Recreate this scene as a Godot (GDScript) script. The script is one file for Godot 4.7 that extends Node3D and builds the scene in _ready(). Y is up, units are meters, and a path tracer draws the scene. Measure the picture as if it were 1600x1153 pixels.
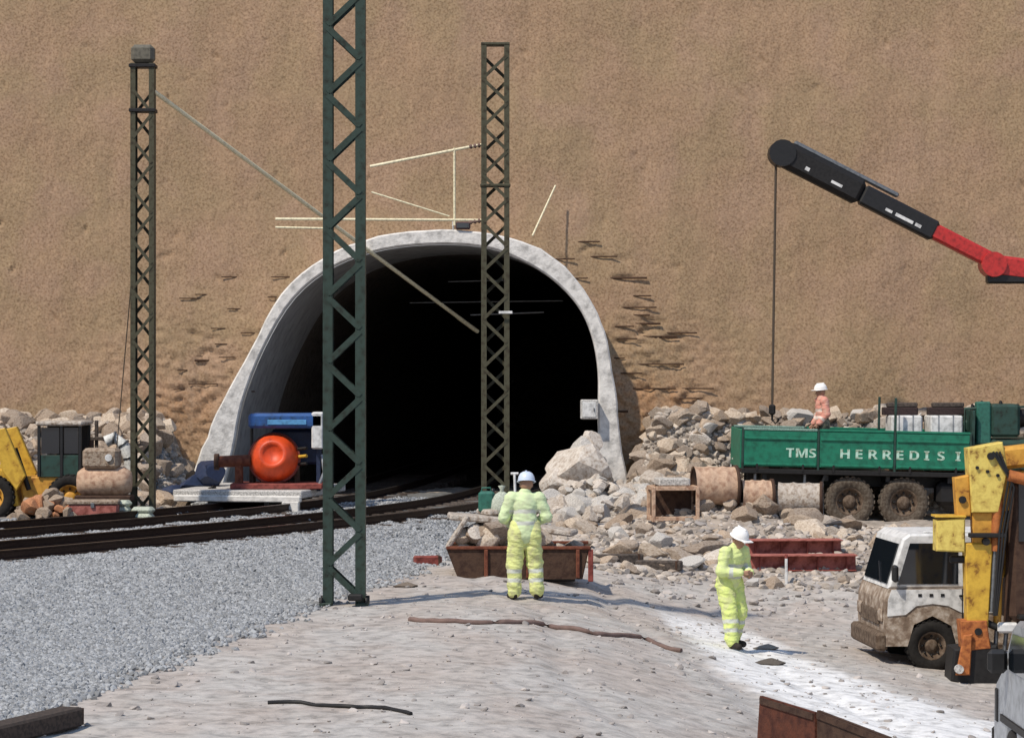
extends Node3D

# ------------------------------------------------------------------ helpers
const CAM_Y := 3.2
const FOC := 4000.0
var taken := {}
var M := {}
var rng := RandomNumberGenerator.new()
var nz := FastNoiseLite.new()
var nz2 := FastNoiseLite.new()
var tex_cache := {}
var rocks: Array = []
var path1: Array = []

func at(px: float, py: float, d: float) -> Vector3:
	return Vector3((px - 800.0) * d / FOC, CAM_Y + (576.5 - py) * d / FOC, -d)

func ground_at(px: float, py: float) -> Vector3:
	var d := 15.0
	while d < 62.0:
		var p := at(px, py, d)
		if p.y <= gh(p.x, d):
			return Vector3(p.x, gh(p.x, d), -d)
		d += 0.03
	return at(px, py, 62.0)

func on_ground(x: float, d: float, lift := 0.0) -> Vector3:
	return Vector3(x, gh(x, d) + lift, -d)

func numbered(n: String) -> String:
	if not taken.has(n):
		taken[n] = 0
		return n
	taken[n] += 1
	return "%s_%03d" % [n, taken[n]]

func tag(o: Node, label: String, category: String, group := "", kind := "") -> void:
	if label != "": o.set_meta("label", label)
	if category != "": o.set_meta("category", category)
	if group != "": o.set_meta("group", group)
	if kind != "": o.set_meta("kind", kind)

func thing(called: String, label: String, category: String, pos := Vector3.ZERO, turn := 0.0, group := "") -> Node3D:
	var o := Node3D.new()
	o.name = numbered(called)
	add_child(o)
	o.position = pos
	o.rotation.y = turn
	tag(o, label, category, group)
	return o

func st_new() -> SurfaceTool:
	var st := SurfaceTool.new()
	st.begin(Mesh.PRIMITIVE_TRIANGLES)
	st.set_smooth_group(-1)
	return st

func done(st: SurfaceTool) -> ArrayMesh:
	st.generate_normals()
	return st.commit()

func part(parent: Node, called: String, mesh: Mesh, m: Material, xf := Transform3D.IDENTITY) -> MeshInstance3D:
	var o := MeshInstance3D.new()
	o.mesh = mesh
	o.material_override = m
	o.transform = xf
	o.cast_shadow = GeometryInstance3D.SHADOW_CASTING_SETTING_ON
	if parent == self:
		o.name = numbered(called)
		add_child(o)
	else:
		o.name = called
		parent.add_child(o, true)
	return o

func tri(st: SurfaceTool, a: Vector3, b: Vector3, c: Vector3) -> void:
	st.add_vertex(a); st.add_vertex(b); st.add_vertex(c)

func quad(st: SurfaceTool, a: Vector3, b: Vector3, c: Vector3, d: Vector3) -> void:
	tri(st, a, b, c); tri(st, a, c, d)

# bevelled box
func bx(st: SurfaceTool, c: Vector3, s: Vector3, bev := 0.0, bs := Basis.IDENTITY) -> void:
	var h := s * 0.5
	var b: float = min(bev, min(h.x, min(h.y, h.z)) * 0.9)
	if b <= 0.0:
		var v := []
		for i in 8:
			v.append(c + bs * Vector3(h.x * (1 if i & 1 else -1), h.y * (1 if i & 2 else -1), h.z * (1 if i & 4 else -1)))
		for f in [[0, 2, 3, 1], [4, 5, 7, 6], [0, 1, 5, 4], [2, 6, 7, 3], [0, 4, 6, 2], [1, 3, 7, 5]]:
			quad(st, v[f[3]], v[f[2]], v[f[1]], v[f[0]])
		return
	# each corner has three vertices, pulled in on one axis each
	var P := []
	for i in 8:
		var sg := Vector3(1 if i & 1 else -1, 1 if i & 2 else -1, 1 if i & 4 else -1)
		var row := []
		for ax in 3:
			var q := h - Vector3(b, b, b)
			q[ax] = h[ax]
			row.append(c + bs * (q * sg))
		P.append(row)
	var faces := [[0, [0, 4, 6, 2], 0], [0, [1, 3, 7, 5], 0], [1, [0, 1, 5, 4], 0], [1, [2, 6, 7, 3], 0], [2, [0, 2, 3, 1], 0], [2, [4, 5, 7, 6], 0]]
	for f in faces:
		var ax: int = f[0]
		var l: Array = f[1]
		quad(st, P[l[3]][ax], P[l[2]][ax], P[l[1]][ax], P[l[0]][ax])
	for i in 8:
		for bit in [1, 2, 4]:
			if i & bit: continue
			var j: int = i | bit
			var axes := []
			for a in 3:
				if (1 << a) != bit: axes.append(a)
			var q1: Vector3 = P[i][axes[0]]; var q2: Vector3 = P[j][axes[0]]
			var q3: Vector3 = P[j][axes[1]]; var q4: Vector3 = P[i][axes[1]]
			var n := (q2 - q1).cross(q4 - q1)
			if n.dot((q1 + q3) * 0.5 - c) < 0.0: quad(st, q1, q2, q3, q4)
			else: quad(st, q4, q3, q2, q1)
		var n2: Vector3 = (P[i][1] - P[i][0]).cross(P[i][2] - P[i][0])
		if n2.dot(P[i][0] - c) < 0.0: tri(st, P[i][0], P[i][1], P[i][2])
		else: tri(st, P[i][2], P[i][1], P[i][0])

func box_mesh(s: Vector3, bev := 0.0, c := Vector3.ZERO) -> ArrayMesh:
	var st := st_new()
	bx(st, c, s, bev)
	return done(st)

func frame_of(dir: Vector3) -> Basis:
	var y := dir.normalized()
	var r := Vector3.RIGHT if abs(y.x) < 0.9 else Vector3.FORWARD
	var x := y.cross(r).normalized()
	return Basis(x, y, x.cross(y).normalized())

func bar(st: SurfaceTool, a: Vector3, b: Vector3, w: float, t: float) -> void:
	var bs := frame_of(b - a)
	bx(st, (a + b) * 0.5, Vector3(t, a.distance_to(b), w), 0.0, bs)

func tube(st: SurfaceTool, pts: Array, r: float, n := 8, r2 := -1.0) -> void:
	st.set_smooth_group(0)
	var rings := []
	var e := pts.size()
	for i in e:
		var dir: Vector3 = (pts[min(i + 1, e - 1)] - pts[max(i - 1, 0)])
		var bs := frame_of(dir)
		var rad := r if r2 < 0.0 else lerpf(r, r2, float(i) / (e - 1))
		var ring := []
		for k in n:
			var a := TAU * k / n
			ring.append(pts[i] + bs.x * cos(a) * rad + bs.z * sin(a) * rad)
		rings.append(ring)
	for i in e - 1:
		for k in n:
			var k2 := (k + 1) % n
			quad(st, rings[i][k], rings[i][k2], rings[i + 1][k2], rings[i + 1][k])
	st.set_smooth_group(-1)
	for k in range(1, n - 1):
		tri(st, rings[0][0], rings[0][k + 1], rings[0][k])
		tri(st, rings[e - 1][0], rings[e - 1][k], rings[e - 1][k + 1])

func tube_mesh(pts: Array, r: float, n := 8, r2 := -1.0) -> ArrayMesh:
	var st := st_new()
	tube(st, pts, r, n, r2)
	return done(st)

# profile of Vector2(radius, height) spun round the y axis of bs
func lathe(st: SurfaceTool, prof: Array, n: int, o := Vector3.ZERO, bs := Basis.IDENTITY, smooth := true) -> void:
	st.set_smooth_group(0 if smooth else -1)
	for i in prof.size() - 1:
		for k in n:
			var a0 := TAU * k / n
			var a1 := TAU * (k + 1) / n
			var p: Vector2 = prof[i]; var q: Vector2 = prof[i + 1]
			var v0 := o + bs * Vector3(cos(a0) * p.x, p.y, sin(a0) * p.x)
			var v1 := o + bs * Vector3(cos(a1) * p.x, p.y, sin(a1) * p.x)
			var v2 := o + bs * Vector3(cos(a1) * q.x, q.y, sin(a1) * q.x)
			var v3 := o + bs * Vector3(cos(a0) * q.x, q.y, sin(a0) * q.x)
			if p.x > 0.0005: tri(st, v0, v1, v2)
			if q.x > 0.0005: tri(st, v0, v2, v3)
	st.set_smooth_group(-1)

func lathe_mesh(prof: Array, n: int, o := Vector3.ZERO, bs := Basis.IDENTITY, smooth := true) -> ArrayMesh:
	var st := st_new()
	lathe(st, prof, n, o, bs, smooth)
	return done(st)

# polygon in x,y pushed from z0 to z1, edges eased by bev
func prism(st: SurfaceTool, poly: Array, z0: float, z1: float, bev := 0.0) -> void:
	var pv := PackedVector2Array(poly)
	if Geometry2D.is_polygon_clockwise(pv): pv.reverse()
	var inner := pv
	if bev > 0.0:
		var off := Geometry2D.offset_polygon(pv, -bev, Geometry2D.JOIN_MITER)
		if off.size() == 1 and off[0].size() == pv.size():
			inner = PackedVector2Array()
			for p in pv:
				var best: Vector2 = off[0][0]
				for q in off[0]:
					if q.distance_to(p) < best.distance_to(p): best = q
				inner.append(best)
		else:
			bev = 0.0
	var n := pv.size()
	var idx := Geometry2D.triangulate_polygon(inner)
	for i in range(0, idx.size(), 3):
		var a := inner[idx[i]]; var b := inner[idx[i + 1]]; var c := inner[idx[i + 2]]
		if (b - a).cross(c - a) < 0.0:
			var s := b; b = c; c = s
		tri(st, Vector3(a.x, a.y, z1), Vector3(c.x, c.y, z1), Vector3(b.x, b.y, z1))
		tri(st, Vector3(a.x, a.y, z0), Vector3(b.x, b.y, z0), Vector3(c.x, c.y, z0))
	for i in n:
		var j := (i + 1) % n
		var a := pv[i]; var b := pv[j]
		quad(st, Vector3(a.x, a.y, z0 + bev), Vector3(a.x, a.y, z1 - bev), Vector3(b.x, b.y, z1 - bev), Vector3(b.x, b.y, z0 + bev))
		if bev > 0.0:
			var ia := inner[i]; var ib := inner[j]
			quad(st, Vector3(a.x, a.y, z1 - bev), Vector3(ia.x, ia.y, z1), Vector3(ib.x, ib.y, z1), Vector3(b.x, b.y, z1 - bev))
			quad(st, Vector3(ia.x, ia.y, z0), Vector3(a.x, a.y, z0 + bev), Vector3(b.x, b.y, z0 + bev), Vector3(ib.x, ib.y, z0))

func prism_mesh(poly: Array, z0: float, z1: float, bev := 0.0) -> ArrayMesh:
	var st := st_new()
	prism(st, poly, z0, z1, bev)
	return done(st)

# ------------------------------------------------------------------ materials
func noise_tex(seed_: int, freq: float, stops: Array, cols: Array, oct := 4, size := 512, kind := FastNoiseLite.TYPE_SIMPLEX_SMOOTH, normal := false, bump := 4.0) -> NoiseTexture2D:
	var n := FastNoiseLite.new()
	n.seed = seed_; n.frequency = freq; n.noise_type = kind
	n.fractal_octaves = oct
	n.fractal_gain = 0.6
	var t := NoiseTexture2D.new()
	t.width = size; t.height = size; t.seamless = true; t.noise = n
	t.seamless_blend_skirt = 0.15
	if normal:
		t.as_normal_map = true; t.bump_strength = bump
	else:
		var g := Gradient.new()
		g.offsets = PackedFloat32Array(stops)
		var pc := PackedColorArray()
		for c in cols: pc.append(c)
		g.colors = pc
		t.color_ramp = g
	return t

func grey(v: float) -> Color: return Color(v, v, v)

func mat(col: Color, rough := 0.8, metal := 0.0, tex := "soft", scale := 1.0, nrm := 0.0) -> StandardMaterial3D:
	var m := StandardMaterial3D.new()
	m.albedo_color = col
	m.roughness = rough
	m.metallic = metal
	if tex != "":
		m.albedo_texture = tex_cache[tex]
		m.uv1_triplanar = true
		m.uv1_scale = Vector3(scale, scale, scale)
	if nrm > 0.0:
		m.normal_enabled = true
		m.normal_texture = tex_cache["bump"]
		m.normal_scale = nrm
		m.uv1_triplanar = true
	return m

func vmat(rough := 0.9, tex := "", scale := 1.0, nrm := 0.0) -> StandardMaterial3D:
	var m := mat(Color.WHITE, rough, 0.0, tex, scale, nrm)
	m.vertex_color_use_as_albedo = true
	return m

func make_materials() -> void:
	tex_cache["soft"] = noise_tex(11, 0.012, [0.0, 0.35, 0.6, 1.0], [grey(0.68), grey(0.86), grey(0.95), grey(1.0)], 5)
	tex_cache["grit"] = noise_tex(12, 0.05, [0.0, 0.3, 0.5, 0.75, 1.0], [grey(0.45), grey(0.72), grey(0.86), grey(0.97), grey(1.0)], 4)
	tex_cache["bump"] = noise_tex(13, 0.04, [], [], 5, 512, FastNoiseLite.TYPE_SIMPLEX_SMOOTH, true, 6.0)
	tex_cache["rust"] = noise_tex(14, 0.011, [0.0, 0.3, 0.5, 0.7, 1.0], [Color(0.6, 0.47, 0.42), Color(0.78, 0.68, 0.62), Color(0.9, 0.85, 0.81), Color(1, 0.95, 0.9), Color(0.84, 0.76, 0.7)], 7)
	tex_cache["chip"] = noise_tex(15, 0.01, [0.0, 0.16, 0.25, 0.4, 0.65, 1.0], [Color(0.5, 0.41, 0.34), Color(0.68, 0.6, 0.53), Color(0.86, 0.82, 0.78), Color(0.92, 0.9, 0.87), Color(1, 1, 1), Color(0.9, 0.88, 0.85)], 7)
	tex_cache["mud"] = noise_tex(16, 0.012, [0.0, 0.35, 0.5, 0.65, 1.0], [Color(0.46, 0.39, 0.33), Color(0.58, 0.51, 0.45), Color(0.66, 0.6, 0.54), Color(0.76, 0.71, 0.66), Color(0.9, 0.88, 0.85)], 7)
	tex_cache["rock"] = noise_tex(17, 0.02, [0.0, 0.35, 0.5, 0.65, 1.0], [Color(0.55, 0.48, 0.42), Color(0.8, 0.74, 0.68), Color(0.92, 0.89, 0.85), Color(1, 0.98, 0.95), Color(0.86, 0.8, 0.72)], 6)
	tex_cache["wood"] = noise_tex(18, 0.02, [0.0, 0.4, 0.6, 1.0], [grey(0.5), grey(0.75), grey(0.92), grey(1.0)], 5)
	tex_cache["cliff"] = noise_tex(19, 0.035, [0.0, 0.28, 0.42, 0.55, 0.7, 1.0], [Color(0.64, 0.58, 0.52), Color(0.82, 0.79, 0.75), Color(0.9, 0.88, 0.86), Color(0.94, 0.93, 0.92), Color(0.98, 0.97, 0.96), Color(0.9, 0.86, 0.82)], 6, 1024)
	M.cliff = vmat(0.95, "cliff", 0.36, 0.3)
	M.ground = vmat(0.95, "soft", 0.5, 0.35)
	M.bed = mat(Color("8f9092"), 0.95, 0.0, "grit", 1.5, 1.0)
	M.ballast = vmat(0.92, "", 1.0)
	M.concrete = mat(Color("e6e2dc"), 0.9, 0.0, "soft", 0.5, 0.3)
	M.concrete_old = mat(Color("a3a3a4"), 0.9, 0.0, "soft", 0.3, 0.4)
	M.tunnel_rock = mat(Color("6b6560"), 0.95, 0.0, "rock", 0.3, 1.0)
	M.rail = mat(Color("3c2e28"), 0.55, 0.6, "rust", 2.0)
	M.rail_head = mat(Color("7d7570"), 0.35, 0.9, "soft", 2.0)
	M.sleeper = mat(Color("4a3d34"), 0.9, 0.0, "wood", 1.6)
	M.sleeper2 = mat(Color("5b5048"), 0.9, 0.0, "wood", 1.3)
	M.mast_green = mat(Color("2f4038"), 0.6, 0.2, "chip", 1.2)
	M.mast_olive = mat(Color("4c4a38"), 0.65, 0.2, "chip", 1.4)
	M.mast_grey = mat(Color("6c675a"), 0.7, 0.1, "soft", 1.4)
	M.steel = mat(Color("8b8d8e"), 0.45, 0.7, "soft", 1.5)
	M.darksteel = mat(Color("2a2827"), 0.6, 0.4, "soft", 1.5)
	M.black = mat(Color("1b1a1a"), 0.5, 0.0, "soft", 1.2)
	M.rubber = mat(Color("7f7a72"), 0.9, 0.0, "mud", 2.0)
	M.rubber_dark = mat(Color("2c2b2a"), 0.9, 0.0, "mud", 2.0)
	M.rust = mat(Color("7b4a36"), 0.85, 0.1, "rust", 1.2, 0.4)
	M.bolt = mat(Color("54402f"), 0.8, 0.2, "rust", 1.0)
	M.rust_red = mat(Color("5e3423"), 0.85, 0.1, "rust", 0.8, 0.4)
	M.rust_dark = mat(Color("4d3a2e"), 0.85, 0.1, "rust", 1.0, 0.4)
	M.rust_pale = mat(Color("cdb7a3"), 0.8, 0.1, "rust", 1.0, 0.3)
	M.red_oxide = mat(Color("8e4a44"), 0.8, 0.0, "rust", 1.0, 0.2)
	M.red_dusty = mat(Color("b0706a"), 0.85, 0.0, "rust", 0.8, 0.2)
	M.red_paint = mat(Color("c2302c"), 0.35, 0.0, "soft", 1.0)
	M.orange = mat(Color("e2501f"), 0.5, 0.0, "chip", 0.6)
	M.blue = mat(Color("2a5796"), 0.5, 0.0, "chip", 0.8)
	M.blue_dark = mat(Color("22304e"), 0.6, 0.0, "soft", 1.0)
	M.white = mat(Color("e6e5e2"), 0.5, 0.0, "soft", 0.8)
	M.white_dirty = mat(Color("d8d4ce"), 0.7, 0.0, "grit", 0.8)
	M.mud = mat(Color("dcd6cf"), 0.9, 0.0, "mud", 0.8, 0.3)
	M.mud_dark = mat(Color("8d8175"), 0.9, 0.0, "mud", 1.6, 0.5)
	M.green = mat(Color("17795c"), 0.5, 0.0, "soft", 0.7)
	M.green_dark = mat(Color("23423a"), 0.6, 0.0, "chip", 0.9)
	M.green_pale = mat(Color("8fb0a2"), 0.7, 0.0, "grit", 1.0)
	M.teal = mat(Color("2d6b5c"), 0.6, 0.0, "soft", 1.5)
	M.letter = mat(Color("b9dccd"), 0.7, 0.0, "chip", 2.0)
	M.yellow = mat(Color("d3aa3a"), 0.5, 0.0, "chip", 0.7)
	M.yellow_pale = mat(Color("dcc565"), 0.55, 0.0, "chip", 1.0)
	M.yellow_old = mat(Color("d09a3a"), 0.65, 0.0, "chip", 0.7)
	M.brown_orange = mat(Color("b5723c"), 0.8, 0.0, "rust", 1.4)
	M.grey_paint = mat(Color("9fa3a8"), 0.35, 0.3, "soft", 0.8)
	M.cream = mat(Color("f6ebc6"), 0.5, 0.0, "soft", 2.0)
	M.cable = mat(Color("4a3f33"), 0.8, 0.0, "", 1.0)
	M.hose = mat(Color("7d655c"), 0.85, 0.0, "soft", 1.0)
	M.white_hose = mat(Color("e8e8e4"), 0.7, 0.0, "soft", 2.0)
	M.sack = mat(Color("cfd6c4"), 0.9, 0.0, "grit", 1.5, 0.5)
	M.timber = mat(Color("8a6e55"), 0.9, 0.0, "wood", 1.5)
	M.glass = StandardMaterial3D.new()
	M.glass.albedo_color = Color(0.09, 0.11, 0.13)
	M.glass.roughness = 0.06
	M.glass.metallic = 0.0
	M.glass.metallic_specular = 0.8
	M.stone = []
	for c in ["bcae9f", "b0a69c", "c6bbae", "a4978a", "cfc6bb", "9a9087"]:
		M.stone.append(mat(Color(c), 0.95, 0.0, "rock", 0.9, 0.7))
	M.stone_pale = [mat(Color("d6d3d0"), 0.95, 0.0, "rock", 0.9, 0.7), mat(Color("bdb8b3"), 0.95, 0.0, "rock", 0.8, 0.7), mat(Color("d6d0c8"), 0.95, 0.0, "grit", 0.8, 0.5)]
	M.skin = mat(Color("b98567"), 0.6, 0.0, "", 1.0)
	M.cloth = vmat(0.85, "", 1.0)
	M.boot = mat(Color("3a332d"), 0.8, 0.0, "mud", 4.0)
	M.helmet = mat(Color("eceae6"), 0.35, 0.0, "", 1.0)
	M.helmet_blue = mat(Color("c9d5e6"), 0.35, 0.0, "", 1.0)

# ------------------------------------------------------------------ terrain
func ballast_edge(d: float) -> float:
	if d < 41.0: return lerpf(-4.7, -1.55, clampf((d - 23.0) / 18.0, -0.6, 1.0)) + nz.get_noise_2d(d * 1.6, 7.0) * 0.35
	return lerpf(-1.55, 1.5, clampf((d - 41.0) / 17.0, 0.0, 1.0)) + nz.get_noise_2d(d * 1.6, 7.0) * 0.35

func gh(x: float, d: float) -> float:
	var y := 0.0
	y -= 0.8 * smoothstep(-0.6, 4.6, x) * (1.0 - smoothstep(40.0, 47.5, d))
	y -= 0.22 * smoothstep(4.2, 6.5, x) * (1.0 - smoothstep(38.0, 44.0, d))
	var w := lerpf(5.0, 1.3, smoothstep(36.0, 50.0, d))
	y += 0.28 * smoothstep(0.0, w, ballast_edge(d) - x)
	y += 1.75 * smoothstep(52.5, 57.6, d) * (1.0 - smoothstep(-8.0, -7.0, x))
	y += 2.05 * smoothstep(56.8, 57.9, d) * smoothstep(2.5, 3.4, x)
	y += 1.05 * smoothstep(50.5, 57.0, d) * smoothstep(2.3, 3.1, x) * (1.0 - smoothstep(4.0, 5.2, x)) * (1.0 - smoothstep(56.9, 58.2, d))
	y += 0.62 * exp(-pow((x - 4.1) / 1.75, 2.0) - pow((d - 49.2) / 1.9, 2.0))
	# shallow wheel ruts curving out of the yard
	if d < 42.0 and x > -2.5:
		for off in [-0.8, 0.75, -2.6]:
			var rx: float = 2.6 + off + 0.1 * (36.0 - d) + 0.25 * sin(d * 0.5 + off)
			y -= 0.035 * exp(-pow((x - rx) / 0.16, 2.0)) - 0.015 * exp(-pow((absf(x - rx) - 0.32) / 0.14, 2.0))
	var rough := 0.025 + 0.05 * smoothstep(42.0, 50.0, d)
	y += nz.get_noise_2d(x * 2.2, d * 2.2) * rough + nz2.get_noise_2d(x * 6.0, d * 6.0) * 0.012
	return y

func build_ground() -> void:
	var cols_dirt := Color(0.485, 0.425, 0.375)
	var dust := Color(0.84, 0.825, 0.80)
	var bed := Color(0.17, 0.17, 0.168)
	var brown := Color(0.33, 0.25, 0.20)
	var nx := 210
	var nd := 300
	var x0 := -15.0; var x1 := 15.0
	var d0 := 17.0; var d1 := 63.0
	var verts := PackedVector3Array(); var colr := PackedColorArray(); var nrm := PackedVector3Array(); var idx := PackedInt32Array()
	for j in nd + 1:
		var d := lerpf(d0, d1, float(j) / nd)
		for i in nx + 1:
			var x := lerpf(x0, x1, float(i) / nx)
			var y := gh(x, d)
			verts.append(Vector3(x, y, -d))
			var e := 0.12
			nrm.append(Vector3(gh(x - e, d) - gh(x + e, d), 2.0 * e, gh(x, d + e) - gh(x, d - e)).normalized())
			var n1 := nz.get_noise_2d(x * 3.0 + 50.0, d * 3.0)
			var n2 := nz2.get_noise_2d(x * 1.3, d * 0.5 + 30.0)
			var c := cols_dirt.lerp(Color(0.51, 0.475, 0.435), clampf(0.5 + n2 * 1.6, 0, 1))
			c = c * (1.0 + 0.12 * n1 + 0.1 * nz.get_noise_2d(x * 14.0, d * 14.0))
			# wheel marks and damp streaks of darker soil
			var streak := nz.get_noise_2d(x * 0.9 + 9.0, d * 4.5)
			c = c.lerp(brown, clampf((streak - 0.24) * 1.6, 0, 0.28))
			# white cement dust on the haul road
			var rc := 2.9 + 0.14 * (36.0 - d) + 0.5 * smoothstep(33.0, 26.0, d)
			if d < 40.0:
				var rw := lerpf(1.9, 0.8, smoothstep(25.0, 38.5, d))
				var q: float = 1.0 - smoothstep(0.65, 1.1, abs(x - rc - 0.25) / rw + n1 * 0.25 + n2 * 0.3)
				c = c.lerp(dust, q * (1.0 - smoothstep(37.5, 39.5, d)))
			# rubble fines on the banks
			var fines := smoothstep(42.0, 46.0, d) * smoothstep(1.0, 2.2, x)
			fines = max(fines, smoothstep(50.0, 54.0, d))
			c = c.lerp(Color(0.40, 0.335, 0.275) * (1.0 + 0.3 * n1), fines)
			var t := smoothstep(-0.25, 0.5, ballast_edge(d) - x + n1 * 0.6)
			if d < 60.0 and x > -8.3: c = c.lerp(bed, t)
			elif d < 50.0: c = c.lerp(bed, t)
			c.a = 1.0
			colr.append(c)
	for j in nd:
		for i in nx:
			var a := j * (nx + 1) + i
			idx.append_array([a, a + nx + 1, a + 1, a + 1, a + nx + 1, a + nx + 2])
	var arr := []
	arr.resize(Mesh.ARRAY_MAX)
	arr[Mesh.ARRAY_VERTEX] = verts; arr[Mesh.ARRAY_NORMAL] = nrm; arr[Mesh.ARRAY_COLOR] = colr; arr[Mesh.ARRAY_INDEX] = idx
	var am := ArrayMesh.new()
	am.add_surface_from_arrays(Mesh.PRIMITIVE_TRIANGLES, arr)
	var g := part(self, "ground", am, M.ground)
	tag(g, "dusty pinkish grey construction yard in front of the tunnel", "ground", "", "structure")
	var st := st_new()
	quad(st, Vector3(-400, -1.45, -120), Vector3(400, -1.45, -120), Vector3(400, -1.45, 400), Vector3(-400, -1.45, 400))
	var far := part(self, "terrain", done(st), mat(Color("b3a79f"), 0.95, 0.0, "grit", 0.4))
	tag(far, "level open ground around the construction yard", "ground", "", "structure")

# ------------------------------------------------------------------ portal outline (metres in the portal plane)
const PD := 58.0
var inner_out: Array = []
var outer_out: Array = []
var mid_out := PackedVector2Array()

func spline2(pts: Array, sub: int) -> Array:
	var r := []
	for i in pts.size() - 1:
		var p0: Vector2 = pts[max(i - 1, 0)]; var p1: Vector2 = pts[i]; var p2: Vector2 = pts[i + 1]; var p3: Vector2 = pts[min(i + 2, pts.size() - 1)]
		for k in sub:
			r.append(p1.cubic_interpolate(p2, p0, p3, float(k) / sub))
	r.append(pts[-1])
	return r

func make_outline() -> void:
	var ip := [[335, 835], [350, 765], [366, 700], [380, 628], [412, 545], [460, 466], [524, 416], [602, 390], [690, 382], [762, 388], [816, 408], [864, 438], [902, 478], [924, 525], [934, 582], [934, 650], [936, 730], [937, 835]]
	var op := [[282, 835], [296, 765], [318, 700], [348, 628], [394, 545], [441, 460], [507, 403], [592, 370], [690, 360], [767, 366], [830, 384], [882, 418], [920, 466], [944, 518], [957, 580], [966, 650], [976, 730], [992, 835]]
	var a := []; var b := []
	for i in ip.size():
		var p := at(ip[i][0], ip[i][1], PD); var q := at(op[i][0], op[i][1], PD)
		a.append(Vector2(p.x, p.y)); b.append(Vector2(q.x, q.y))
	inner_out = spline2(a, 4)
	outer_out = spline2(b, 4)
	for i in inner_out.size():
		mid_out.append(inner_out[i].lerp(outer_out[i], 0.55))

func cliff_d(x: float, y: float) -> float:
	var d := 58.25 + y * 0.11
	d += nz.get_noise_2d(x * 0.55, y * 0.45) * 0.09
	d += nz2.get_noise_2d(x * 2.6, y * 1.6) * 0.010
	d += nz.get_noise_2d(x * 11.0 + 77.0, y * 8.0) * 0.009
	# broken rock towards the foot of the face
	var low := (1.0 - smoothstep(2.2, 5.6, y)) * (0.15 + 0.85 * exp(-pow((absf(x + 2.1) - 5.2) / 2.2, 2.0)))
	d += low * absf(nz2.get_noise_2d(x * 3.4 + 20.0, y * 6.0)) * -0.16
	return d

var bolts: Array = []
var cracks: Array = []
func make_cracks() -> void:
	# [px, py, half length px, tilt, depth]
	var seen := [[915, 388, 20, -0.5, 0.12], [880, 402, 16, 0.1, 0.08], [940, 400, 22, 0.0, 0.07], [975, 433, 32, 0.02, 0.16], [992, 480, 30, 0.0, 0.14], [1005, 518, 24, -0.45, 0.22], [1060, 520, 26, 0.0, 0.1], [980, 534, 14, -0.3, 0.14], [1030, 567, 34, 0.05, 0.12], [1010, 607, 40, 0.0, 0.13], [1085, 607, 26, 0.0, 0.1], [1020, 645, 14, 0.0, 0.13], [1075, 620, 20, 0.1, 0.08], [905, 430, 12, 0.3, 0.1], [318, 553, 16, -0.7, 0.2], [288, 575, 12, -0.3, 0.13], [322, 600, 30, 0.0, 0.1], [283, 606, 12, -0.2, 0.13], [360, 560, 20, 0.1, 0.09], [428, 468, 12, 0.4, 0.14], [390, 520, 16, 0.0, 0.09], [370, 487, 18, 0.3, 0.07], [360, 432, 18, 0.0, 0.07], [440, 432, 20, 0.0, 0.06], [300, 470, 24, 0.2, 0.05], [270, 365, 10, 0.2, 0.1], [75, 292, 7, 0.2, 0.11], [50, 180, 8, 0.0, 0.06], [285, 118, 10, 0.5, 0.08], [400, 308, 8, 0.0, 0.08], [560, 60, 14, 0.1, 0.04], [960, 545, 14, 0.9, 0.1], [1000, 460, 16, 0.1, 0.07], [965, 620, 14, 1.4, 0.16]]
	for s in seen:
		var p := at(s[0], s[1], 58.6)
		cracks.append([p.x, p.y, s[2] * 58.6 / FOC * 0.7, s[3], s[4] * 0.45])
		if s[2] >= 12 and s[1] > 380: bolts.append(s)
	for i in 26:
		var side := rng.randf() < 0.62
		var px := rng.randf_range(935, 1140) if side else rng.randf_range(245, 420)
		var py := rng.randf_range(390, 650)
		var p := at(px, py, 58.6)
		cracks.append([p.x, p.y, rng.randf_range(0.1, 0.35), rng.randf_range(-0.3, 0.3), rng.randf_range(0.03, 0.09)])
	for i in 70:
		var p := at(rng.randf_range(-40, 1640), rng.randf_range(-20, 640), 58.6)
		cracks.append([p.x, p.y, rng.randf_range(0.03, 0.12), rng.randf_range(-1.2, 1.2), rng.randf_range(0.02, 0.07)])

func crack_at(x: float, y: float) -> float:
	var s := 0.0
	for c in cracks:
		var dx: float = x - c[0]
		if absf(dx) > c[2]: continue
		var dy: float = y - (c[1] - dx * c[3])
		if dy < -0.13 or dy > 0.06: continue
		var along: float = 1.0 - pow(absf(dx) / c[2], 2.0)
		# sharp lip on top, sloping floor below
		var v := 0.0
		if dy > 0.0: v = 1.0 - dy / 0.06
		else: v = 1.0 + dy / 0.13
		s = max(s, v * along * c[4])
	return s

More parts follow.
